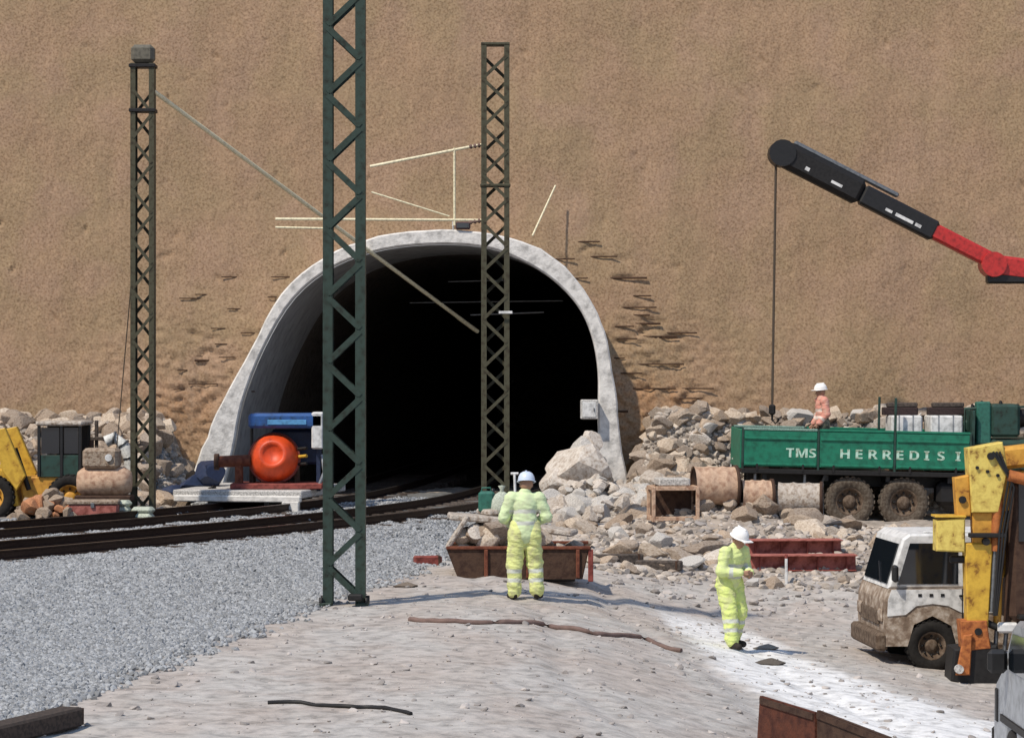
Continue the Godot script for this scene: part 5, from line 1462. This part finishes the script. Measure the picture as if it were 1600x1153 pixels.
func build_wagon() -> void:
	var d := 52.3
	var c := at(396, 770, d)
	var t := thing("flat_wagon", "low pale flat wagon on the far track at the left of the tunnel mouth", "wagon", Vector3(c.x, 0.45, -d - 1.6), -0.2)
	var y := at(0, 766, d).y - 0.45
	part(t, "deck", box_mesh(Vector3(2.75, 0.16, 3.4), 0.02, Vector3(0, y - 0.08, 0)), M.white_dirty)
	part(t, "end_beam", box_mesh(Vector3(2.7, 0.13, 0.14), 0.02, Vector3(0, y - 0.17, 1.66)), M.concrete)
	for x in [-0.6, 0.6]:
		part(t, "sole_bar", box_mesh(Vector3(0.12, 0.16, 3.2), 0.01, Vector3(x, y - 0.24, 0)), M.black)
	part(t, "step_box", box_mesh(Vector3(0.36, 0.3, 0.12), 0.02, Vector3(1.14, y - 0.36, 1.68)), M.concrete)
	for z in [-1.0, 1.0]:
		for x in [-0.753, 0.753]:
			part(t, "wheel", lathe_mesh([Vector2(0.0, -0.05), Vector2(0.16, -0.05), Vector2(0.185, -0.045), Vector2(0.185, 0.0), Vector2(0.155, 0.01), Vector2(0.15, 0.07), Vector2(0.0, 0.07)], 20, Vector3(x, 0.15, z), Basis(Vector3.FORWARD, PI / 2 * signf(x))), M.darksteel)
		part(t, "axle", tube_mesh([Vector3(-0.75, 0.15, z), Vector3(0.75, 0.15, z)], 0.05, 8), M.darksteel)
	# pump machine on the wagon
	var base := at(430, 766, 53.0)
	base.y = 0.45 + y + 0.003
	var p := thing("concrete_pump", "orange and blue concrete spraying pump standing on the flat wagon", "pump", base)
	var s := FOC / 53.0
	var fx := func(px: float) -> float: return (px - 430.0) / s
	var fy := func(py: float) -> float: return (766.0 - py) / s
	part(p, "drum", lathe_mesh([Vector2(0, -0.5), Vector2(0.2, -0.48), Vector2(0.36, -0.36), Vector2(0.49, -0.12), Vector2(0.51, 0.05), Vector2(0.44, 0.28), Vector2(0.3, 0.42), Vector2(0.24, 0.46), Vector2(0.2, 0.4), Vector2(0, 0.36)], 28, Vector3(fx.call(428), 0.62, 0.0), Basis(Vector3.RIGHT, PI * 0.42)), M.orange)
	part(p, "drum_ring", lathe_mesh([Vector2(0.49, -0.05), Vector2(0.545, -0.05), Vector2(0.545, 0.05), Vector2(0.49, 0.05)], 28, Vector3(fx.call(428), 0.62, 0.0), Basis(Vector3.RIGHT, PI * 0.42)), M.red_oxide)
	part(p, "base_frame", box_mesh(Vector3(1.9, 0.12, 1.0), 0.02, Vector3(0.05, 0.06, -0.1)), M.red_oxide)
	for x in [-0.5, 0.42]:
		part(p, "bearing_leg", box_mesh(Vector3(0.1, 0.62, 0.4), 0.02, Vector3(x, 0.4, -0.25)), M.rust_dark)
	part(p, "outlet_pipe", tube_mesh([Vector3(fx.call(338), fy.call(724), 0.15), Vector3(fx.call(392), fy.call(722), 0.1)], 0.12, 14), M.rust)
	part(p, "pipe_flange", tube_mesh([Vector3(fx.call(336), fy.call(724), 0.15), Vector3(fx.call(343), fy.call(724), 0.15)], 0.17, 14), M.rust_dark)
	part(p, "pipe_stand", box_mesh(Vector3(0.16, 0.5, 0.16), 0.02, Vector3(fx.call(374), 0.25, 0.12)), M.rust)
	part(p, "canopy", box_mesh(Vector3(1.55, 0.3, 1.3), 0.05, Vector3(fx.call(448), fy.call(660), -0.35)), M.blue)
	part(p, "canopy_trim", box_mesh(Vector3(0.8, 0.1, 0.02), 0.005, Vector3(fx.call(450), fy.call(662), 0.312)), mat(Color("5e9fd0"), 0.5))
	part(p, "engine_housing", box_mesh(Vector3(1.0, 0.72, 0.9), 0.05, Vector3(fx.call(458), 0.85, -0.75)), M.blue_dark)
	part(p, "control_panel", box_mesh(Vector3(0.24, 0.76, 0.5), 0.03, Vector3(fx.call(497), fy.call(675), 0.05)), M.white)
	part(p, "panel_post", box_mesh(Vector3(0.09, 0.95, 0.09), 0.01, Vector3(fx.call(497), 0.42, -0.05)), M.blue_dark)
	part(p, "side_post", box_mesh(Vector3(0.06, 1.3, 0.06), 0.01, Vector3(fx.call(390), 0.66, -0.4)), M.darksteel)
	for k in 3:
		part(p, "valve", tube_mesh([Vector3(fx.call(466), 0.5 + k * 0.16, 0.05), Vector3(fx.call(480), 0.52 + k * 0.16, 0.18)], 0.035, 8), M.yellow if k == 1 else M.darksteel)
	part(p, "hose", tube_mesh([Vector3(fx.call(504), 0.7, 0.1), Vector3(fx.call(508), 0.35, 0.25), Vector3(fx.call(500), 0.08, 0.3), Vector3(fx.call(478), 0.05, 0.35)], 0.04, 8), M.grey_paint)

# ------------------------------------------------------------------ people
func field_mesh(bones: Array, cell: float, k: float, wrinkle: float, colour: Callable) -> ArrayMesh:
	var lo := Vector3(1e9, 1e9, 1e9); var hi := -lo
	for b in bones:
		var r: float = max(b[2], b[3]) + cell * 3.0 + k
		for p in [b[0], b[1]]:
			lo = lo.min(p - Vector3(r, r, r)); hi = hi.max(p + Vector3(r, r, r))
	var nx := int((hi.x - lo.x) / cell) + 2
	var ny := int((hi.y - lo.y) / cell) + 2
	var nzz := int((hi.z - lo.z) / cell) + 2
	var F := PackedFloat32Array()
	F.resize(nx * ny * nzz)
	F.fill(1.0)
	for b in bones:
		var a: Vector3 = b[0]; var e: Vector3 = b[1]
		var ra: float = b[2]; var rb: float = b[3]
		var zs: float = b[4] if b.size() > 4 else 1.0
		var R: float = max(ra, rb) + cell * 2.0 + k
		var l := a.min(e) - Vector3(R, R, R) - lo; var h := a.max(e) + Vector3(R, R, R) - lo
		var ab := e - a
		ab.z *= zs
		var L2: float = max(ab.length_squared(), 1e-8)
		for z in range(max(0, int(l.z / cell)), min(nzz, int(h.z / cell) + 1)):
			for y in range(max(0, int(l.y / cell)), min(ny, int(h.y / cell) + 1)):
				var row := (z * ny + y) * nx
				for x in range(max(0, int(l.x / cell)), min(nx, int(h.x / cell) + 1)):
					var p := lo + Vector3(x, y, z) * cell - a
					p.z *= zs
					var t := clampf(p.dot(ab) / L2, 0.0, 1.0)
					var d := (p - ab * t).length() - lerpf(ra, rb, t)
					var f := F[row + x]
					var hh := maxf(k - absf(f - d), 0.0) / k
					F[row + x] = minf(f, d) - hh * hh * k * 0.25
	if wrinkle > 0.0:
		for z in nzz:
			for y in ny:
				for x in nx:
					var i := (z * ny + y) * nx + x
					if F[i] < 0.06 and F[i] > -0.06:
						var p := lo + Vector3(x, y, z) * cell
						F[i] += wrinkle * nz.get_noise_3d(p.x * 9.0 + p.y * 8.0, p.y * 20.0, p.z * 9.0)
	var vid := PackedInt32Array()
	vid.resize(nx * ny * nzz)
	vid.fill(-1)
	var V := PackedVector3Array(); var C := PackedColorArray(); var N := PackedVector3Array(); var I := PackedInt32Array()
	var co := [[0, 0, 0], [1, 0, 0], [0, 1, 0], [1, 1, 0], [0, 0, 1], [1, 0, 1], [0, 1, 1], [1, 1, 1]]
	var edges := [[0, 1], [2, 3], [4, 5], [6, 7], [0, 2], [1, 3], [4, 6], [5, 7], [0, 4], [1, 5], [2, 6], [3, 7]]
	var offs := []
	for c in co: offs.append((c[2] * ny + c[1]) * nx + c[0])
	for z in nzz - 1:
		for y in ny - 1:
			for x in nx - 1:
				var i := (z * ny + y) * nx + x
				if absf(F[i]) > cell * 2.5: continue
				var neg := 0
				for q in 8:
					if F[i + offs[q]] < 0.0: neg += 1
				if neg == 0 or neg == 8: continue
				var s := Vector3.ZERO; var cnt := 0
				for e in edges:
					var f0 := F[i + offs[e[0]]]; var f1 := F[i + offs[e[1]]]
					if (f0 < 0.0) == (f1 < 0.0): continue
					var t := f0 / (f0 - f1)
					var p0 := Vector3(co[e[0]][0], co[e[0]][1], co[e[0]][2]); var p1 := Vector3(co[e[1]][0], co[e[1]][1], co[e[1]][2])
					s += p0.lerp(p1, t); cnt += 1
				vid[i] = V.size()
				var P := lo + (Vector3(x, y, z) + s / cnt) * cell
				V.append(P)
				C.append(colour.call(P))
				var gx := F[i + offs[1]] - F[i] + F[i + offs[3]] - F[i + offs[2]] + F[i + offs[5]] - F[i + offs[4]] + F[i + offs[7]] - F[i + offs[6]]
				var gy := F[i + offs[2]] - F[i] + F[i + offs[3]] - F[i + offs[1]] + F[i + offs[6]] - F[i + offs[4]] + F[i + offs[7]] - F[i + offs[5]]
				var gz := F[i + offs[4]] - F[i] + F[i + offs[5]] - F[i + offs[1]] + F[i + offs[6]] - F[i + offs[2]] + F[i + offs[7]] - F[i + offs[3]]
				N.append(Vector3(gx, gy, gz).normalized())
	var sx := 1; var sy := nx; var sz := nx * ny
	for z in range(1, nzz - 1):
		for y in range(1, ny - 1):
			for x in range(1, nx - 1):
				var i := (z * ny + y) * nx + x
				if vid[i] < 0: continue
				var f0 := F[i] < 0.0
				for ax in 3:
					var o: int = [sx, sy, sz][ax]
					if (F[i + o] < 0.0) == f0: continue
					var u: int = [sy, sz, sx][ax]; var w: int = [sz, sx, sy][ax]
					var a := vid[i]; var b := vid[i - u]; var c := vid[i - u - w]; var d := vid[i - w]
					if a < 0 or b < 0 or c < 0 or d < 0: continue
					if f0: I.append_array([a, c, b, a, d, c])
					else: I.append_array([a, b, c, a, c, d])
	var arr := []
	arr.resize(Mesh.ARRAY_MAX)
	arr[Mesh.ARRAY_VERTEX] = V; arr[Mesh.ARRAY_NORMAL] = N; arr[Mesh.ARRAY_COLOR] = C; arr[Mesh.ARRAY_INDEX] = I
	var am := ArrayMesh.new()
	am.add_surface_from_arrays(Mesh.PRIMITIVE_TRIANGLES, arr)
	return am

func hand_bones(wrist: Vector3, dir: Vector3, palm_n: Vector3, thumb_side: float) -> Array:
	var f := dir.normalized()
	var n := (palm_n - f * palm_n.dot(f)).normalized()
	var s := f.cross(n).normalized() * thumb_side
	var B := []
	var k := wrist + f * 0.085
	B.append([wrist, k + s * 0.018, 0.026, 0.024])
	B.append([wrist, k - s * 0.018, 0.026, 0.022])
	var len_ := [0.07, 0.08, 0.075, 0.058]
	for i in 4:
		var r := k + s * (0.033 - i * 0.022)
		var L: float = len_[i]
		var m := r + (f * 0.8 + n * 0.55).normalized() * L * 0.55
		var e := m + (f * 0.2 + n * 0.95).normalized() * L * 0.5
		B.append([r, m, 0.0095, 0.009]); B.append([m, e, 0.009, 0.008])
	var tb := wrist + f * 0.03 + s * 0.028
	var tm := tb + (f * 0.6 + s * 0.6 + n * 0.3).normalized() * 0.045
	B.append([tb, tm, 0.013, 0.011])
	B.append([tm, tm + (f * 0.6 + n * 0.7).normalized() * 0.035, 0.011, 0.009])
	return B

# J holds joints in the figure's own space: y up, facing -z
func build_person(label: String, J: Dictionary, pos: Vector3, turn: float, top_col: Color, leg_col: Color, band: Color, helmet: Material, cell: float, size := 1.0) -> void:
	var t := thing("person", label, "person", pos, turn, "workers")
	t.scale = Vector3.ONE * size
	var skin := func(_p): return Color(0.36, 0.2, 0.13)
	var hd: Vector3 = J.head
	var look: Vector3 = J.look.normalized()
	var up: Vector3 = J.head_up.normalized()
	var right := look.cross(up).normalized()
	# body under the clothes: one surface
	var body := [[J.neck, hd - up * 0.06, 0.055, 0.058], [hd - up * 0.02 - look * 0.02, hd + up * 0.05 - look * 0.015, 0.082, 0.085],
		[hd - up * 0.09 + look * 0.045, hd - up * 0.02 + look * 0.04, 0.042, 0.055], [hd - up * 0.02 + look * 0.095, hd - up * 0.045 + look * 0.112, 0.011, 0.015],
		[hd + right * 0.082, hd + right * 0.084 - up * 0.04, 0.014, 0.012], [hd - right * 0.082, hd - right * 0.084 - up * 0.04, 0.014, 0.012],
		[hd - up * 0.085 + look * 0.085 + right * 0.018, hd - up * 0.085 + look * 0.085 - right * 0.018, 0.009, 0.009],
		[J.chest, J.neck, 0.13, 0.06], [J.pelvis, J.chest, 0.12, 0.13],
		[J.sl, J.el, 0.048, 0.04], [J.el, J.wl, 0.04, 0.028], [J.sr, J.er, 0.048, 0.04], [J.er, J.wr, 0.04, 0.028], [J.sl, J.sr, 0.06, 0.06],
		[J.hl, J.kl, 0.08, 0.055], [J.kl, J.al, 0.052, 0.038], [J.hr, J.kr, 0.08, 0.055], [J.kr, J.ar, 0.052, 0.038], [J.hl, J.hr, 0.09, 0.09]]
	part(t, "body", field_mesh(body, cell * 0.75, 0.02, 0.0, skin), M.cloth)
	for q in [["hand", J.wl, (J.wl - J.el), J.pl, 1.0], ["hand", J.wr, (J.wr - J.er), J.pr, -1.0]]:
		part(t, q[0], field_mesh(hand_bones(q[1], q[2], q[3], q[4]), 0.0055, 0.006, 0.0, skin), M.cloth)
	# jacket
	var pel: Vector3 = J.pelvis; var ch: Vector3 = J.chest
	var ax := (ch - pel).normalized()
	var jacket := [[pel - ax * 0.03, pel + ax * 0.14, 0.186, 0.176, 1.3], [pel + ax * 0.14, ch + ax * 0.02, 0.165, 0.178, 1.3], [ch, ch.lerp(J.neck, 0.75), 0.165, 0.085, 1.25],
		[J.sl, J.sr, 0.082, 0.082], [J.sl, J.el, 0.09, 0.082], [J.el, J.el.lerp(J.wl, 0.92), 0.08, 0.062], [J.sr, J.er, 0.09, 0.082], [J.er, J.er.lerp(J.wr, 0.92), 0.08, 0.062],
		[J.neck - ax * 0.03, J.neck + ax * 0.015, 0.08, 0.072]]
	var jcol := func(p: Vector3) -> Color:
		var h := (p - pel).dot(ax)
		var rr := (p - pel - ax * h).length()
		var c := top_col
		if rr < 0.23:
			if absf(h - 0.1) < 0.028 or absf(h - 0.26) < 0.028: c = band
		for q in [[J.el, J.wl], [J.er, J.wr]]:
			var a: Vector3 = q[0]; var b: Vector3 = q[1]
			var tt: float = (p - a).dot(b - a) / (b - a).length_squared()
			if tt > 0.42 and tt < 0.62 and (p - a.lerp(b, tt)).length() < 0.085: c = band
		return c.lerp(Color(0.45, 0.43, 0.33), clampf(nz.get_noise_3d(p.x * 14.0, p.y * 14.0, p.z * 14.0) * 1.1, 0.0, 0.32))
	part(t, "jacket", field_mesh(jacket, cell, 0.03, 0.02, jcol), M.cloth)
	var tr := [[J.hl + Vector3(0, 0.1, 0), J.hr + Vector3(0, 0.1, 0), 0.125, 0.125, 1.2], [J.hl, J.kl, 0.138, 0.112], [J.kl, J.kl.lerp(J.al, 0.94), 0.11, 0.104], [J.hr, J.kr, 0.138, 0.112], [J.kr, J.kr.lerp(J.ar, 0.94), 0.11, 0.104]]
	var tcol := func(p: Vector3) -> Color:
		var c := leg_col
		for q in [[J.kl, J.al], [J.kr, J.ar]]:
			var a: Vector3 = q[0]; var b: Vector3 = q[1]
			var tt: float = (p - a).dot(b - a) / (b - a).length_squared()
			if (tt > 0.2 and tt < 0.34) or (tt > 0.52 and tt < 0.66):
				if (p - a.lerp(b, tt)).length() < 0.13: c = band
		return c.lerp(Color(0.42, 0.38, 0.27), clampf(nz.get_noise_3d(p.x * 14.0, p.y * 14.0, p.z * 14.0 + 30.0) * 1.4, 0.0, 0.45))
	part(t, "trousers", field_mesh(tr, cell, 0.03, 0.022, tcol), M.cloth)
	for q in [[J.al, J.tl], [J.ar, J.tr]]:
		var a: Vector3 = q[0]; var to: Vector3 = q[1]
		part(t, "boot", field_mesh([[a + Vector3(0, 0.05, 0), a + Vector3(0, -0.03, 0), 0.06, 0.058], [a + Vector3(0, -0.04, 0), to, 0.052, 0.045], [a - (to - a) * 0.25 + Vector3(0, -0.04, 0), to, 0.045, 0.042]], 0.012, 0.02, 0.0, func(_p): return Color.WHITE), M.boot)
	# helmet
	var hb := Basis(right, up, -look)
	var st := st_new()
	lathe(st, [Vector2(0.132, 0.03), Vector2(0.134, 0.06), Vector2(0.125, 0.1), Vector2(0.1, 0.142), Vector2(0.06, 0.166), Vector2(0.0, 0.174)], 24, hd - look * 0.005, hb * Basis.from_scale(Vector3(0.9, 1, 1.05)))
	var hm := part(t, "helmet", done(st), helmet)
	st = st_new()
	bx(st, hd + look * 0.15 + up * 0.035, Vector3(0.19, 0.012, 0.09), 0.005, hb)
	part(hm, "peak", done(st), helmet)
	st = st_new()
	lathe(st, [Vector2(0.125, 0.024), Vector2(0.15, 0.022), Vector2(0.15, 0.032), Vector2(0.125, 0.036)], 24, hd - look * 0.005, hb * Basis.from_scale(Vector3(0.9, 1, 1.05)))
	part(hm, "rim", done(st), helmet)
	st = st_new()
	bx(st, hd + up * 0.165 - look * 0.01, Vector3(0.03, 0.02, 0.17), 0.008, hb)
	part(hm, "ridge", done(st), helmet)

func build_people() -> void:
	var hv := Color(0.66, 0.75, 0.30)
	var hv_pale := Color(0.62, 0.74, 0.42)
	var leg := Color(0.66, 0.70, 0.27)
	var bandc := Color(0.55, 0.57, 0.5)
	# worker with his back to the camera, arms bent in front of him
	var J := {pelvis = Vector3(0, 0.98, 0), chest = Vector3(0.0, 1.33, -0.02), neck = Vector3(0.01, 1.5, -0.03), head = Vector3(0.03, 1.635, -0.06), look = Vector3(0.15, -0.2, -1), head_up = Vector3(0.02, 1, -0.2),
		sl = Vector3(-0.2, 1.43, -0.02), el = Vector3(-0.29, 1.16, -0.04), wl = Vector3(-0.17, 1.05, -0.25), pl = Vector3(1, 0, 0),
		sr = Vector3(0.2, 1.43, -0.02), er = Vector3(0.31, 1.17, -0.02), wr = Vector3(0.17, 1.06, -0.24), pr = Vector3(-1, 0, 0),
		hl = Vector3(-0.1, 0.93, 0), kl = Vector3(-0.14, 0.51, -0.03), al = Vector3(-0.15, 0.1, 0.0), tl = Vector3(-0.19, 0.045, -0.16),
		hr = Vector3(0.1, 0.93, 0), kr = Vector3(0.15, 0.51, -0.06), ar = Vector3(0.18, 0.1, -0.02), tr = Vector3(0.24, 0.045, -0.17)}
	var g := ground_at(820, 937)
	build_person("person in pale hi-vis suit and pale blue helmet, back turned, at the skip", J, g, 0.12, hv_pale, leg, bandc, M.helmet_blue, 0.014)
	# worker looking down at his hands
	var K := {pelvis = Vector3(0, 0.96, 0.02), chest = Vector3(0.0, 1.29, -0.06), neck = Vector3(0.0, 1.45, -0.11), head = Vector3(0.0, 1.575, -0.17), look = Vector3(0, -0.45, -1), head_up = Vector3(0, 1, -0.42),
		sl = Vector3(-0.19, 1.38, -0.08), el = Vector3(-0.25, 1.11, -0.06), wl = Vector3(-0.1, 1.08, -0.29), pl = Vector3(1, 0.1, 0),
		sr = Vector3(0.19, 1.38, -0.08), er = Vector3(0.25, 1.11, -0.06), wr = Vector3(0.09, 1.1, -0.3), pr = Vector3(-1, 0.1, 0),
		hl = Vector3(-0.1, 0.91, 0.02), kl = Vector3(-0.12, 0.5, -0.06), al = Vector3(-0.13, 0.1, 0.06), tl = Vector3(-0.16, 0.045, -0.1),
		hr = Vector3(0.1, 0.91, 0.02), kr = Vector3(0.12, 0.5, -0.1), ar = Vector3(0.14, 0.1, -0.16), tr = Vector3(0.17, 0.045, -0.32)}
	g = ground_at(1142, 1012)
	build_person("person in yellow hi-vis suit and white helmet looking down at their hands", K, g, deg_to_rad(-138), hv, Color(0.65, 0.74, 0.23), bandc, M.helmet, 0.014, 0.95)
	# worker standing on the truck bed
	var Q := {pelvis = Vector3(0, 0.98, 0), chest = Vector3(0.0, 1.33, -0.01), neck = Vector3(0.0, 1.5, -0.02), head = Vector3(0.0, 1.635, -0.04), look = Vector3(0.2, -0.1, -1), head_up = Vector3(0, 1, -0.1),
		sl = Vector3(-0.19, 1.43, -0.01), el = Vector3(-0.24, 1.15, 0.02), wl = Vector3(-0.2, 0.95, -0.15), pl = Vector3(1, 0, 0),
		sr = Vector3(0.19, 1.43, -0.01), er = Vector3(0.24, 1.15, 0.02), wr = Vector3(0.22, 0.93, -0.14), pr = Vector3(-1, 0, 0),
		hl = Vector3(-0.1, 0.93, 0), kl = Vector3(-0.12, 0.51, -0.03), al = Vector3(-0.12, 0.1, 0.0), tl = Vector3(-0.14, 0.045, -0.16),
		hr = Vector3(0.1, 0.93, 0), kr = Vector3(0.12, 0.51, -0.03), ar = Vector3(0.12, 0.1, 0.0), tr = Vector3(0.15, 0.045, -0.16)}
	var yb := 3.2 - (733.0 - 576.5) * 54.0 / FOC
	build_person("person in reddish vest and white helmet standing on the truck bed", Q, Vector3((1286.0 - 800.0) * 54.3 / FOC, yb + 0.005, -54.35), deg_to_rad(100), Color(0.62, 0.27, 0.2), Color(0.06, 0.07, 0.05), Color(0.75, 0.62, 0.55), M.helmet, 0.018)

# ------------------------------------------------------------------ main
func _ready() -> void:
	var cam := Camera3D.new()
	cam.name = "camera"
	cam.position = Vector3(0, CAM_Y, 0)
	cam.fov = rad_to_deg(2.0 * atan(576.5 / FOC))
	cam.near = 0.1
	cam.far = 900.0
	add_child(cam)
	cam.current = true
	var we := WorldEnvironment.new()
	we.name = "environment"
	var env := Environment.new()
	env.background_mode = Environment.BG_SKY
	var sky := Sky.new()
	var sm := ProceduralSkyMaterial.new()
	sm.sky_top_color = Color(0.42, 0.53, 0.68)
	sm.sky_horizon_color = Color(0.84, 0.84, 0.84)
	sm.sky_curve = 0.12
	sm.ground_bottom_color = Color(0.32, 0.29, 0.26)
	sm.ground_horizon_color = Color(0.55, 0.53, 0.5)
	sm.energy_multiplier = 1.15
	sky.sky_material = sm
	env.sky = sky
	env.tonemap_mode = Environment.TONE_MAPPER_LINEAR
	env.tonemap_exposure = 1.34
	env.sdfgi_enabled = true
	env.ssao_enabled = true
	env.ssil_enabled = true
	we.environment = env
	add_child(we)
	var sun := DirectionalLight3D.new()
	sun.name = "sun"
	sun.light_energy = 0.95
	sun.light_color = Color(1.0, 0.96, 0.9)
	sun.light_angular_distance = 1.5
	sun.shadow_enabled = true
	add_child(sun)
	sun.look_at_from_position(Vector3.ZERO, Vector3(0.5, -0.95, -0.52), Vector3.UP)

	rng.seed = 4711
	nz.seed = 5; nz.frequency = 0.5; nz.fractal_octaves = 4; nz.noise_type = FastNoiseLite.TYPE_SIMPLEX_SMOOTH
	nz2.seed = 9; nz2.frequency = 0.5; nz2.fractal_octaves = 3; nz2.noise_type = FastNoiseLite.TYPE_SIMPLEX_SMOOTH
	make_materials()
	make_outline()
	make_rocks()
	build_cliff()
	build_portal()
	build_ground()
	build_track(0.0, "near railway track curving from the left edge into the tunnel")
	build_track(3.5, "far railway track behind the near one, carrying the flat wagon")
	build_ballast()
	build_masts()
	build_rubble()
	build_fines()
	build_truck()
	build_wagon()
	build_loader()
	build_white_van()
	build_excavator()
	build_grey_van()
	build_yard_things()
	build_people()
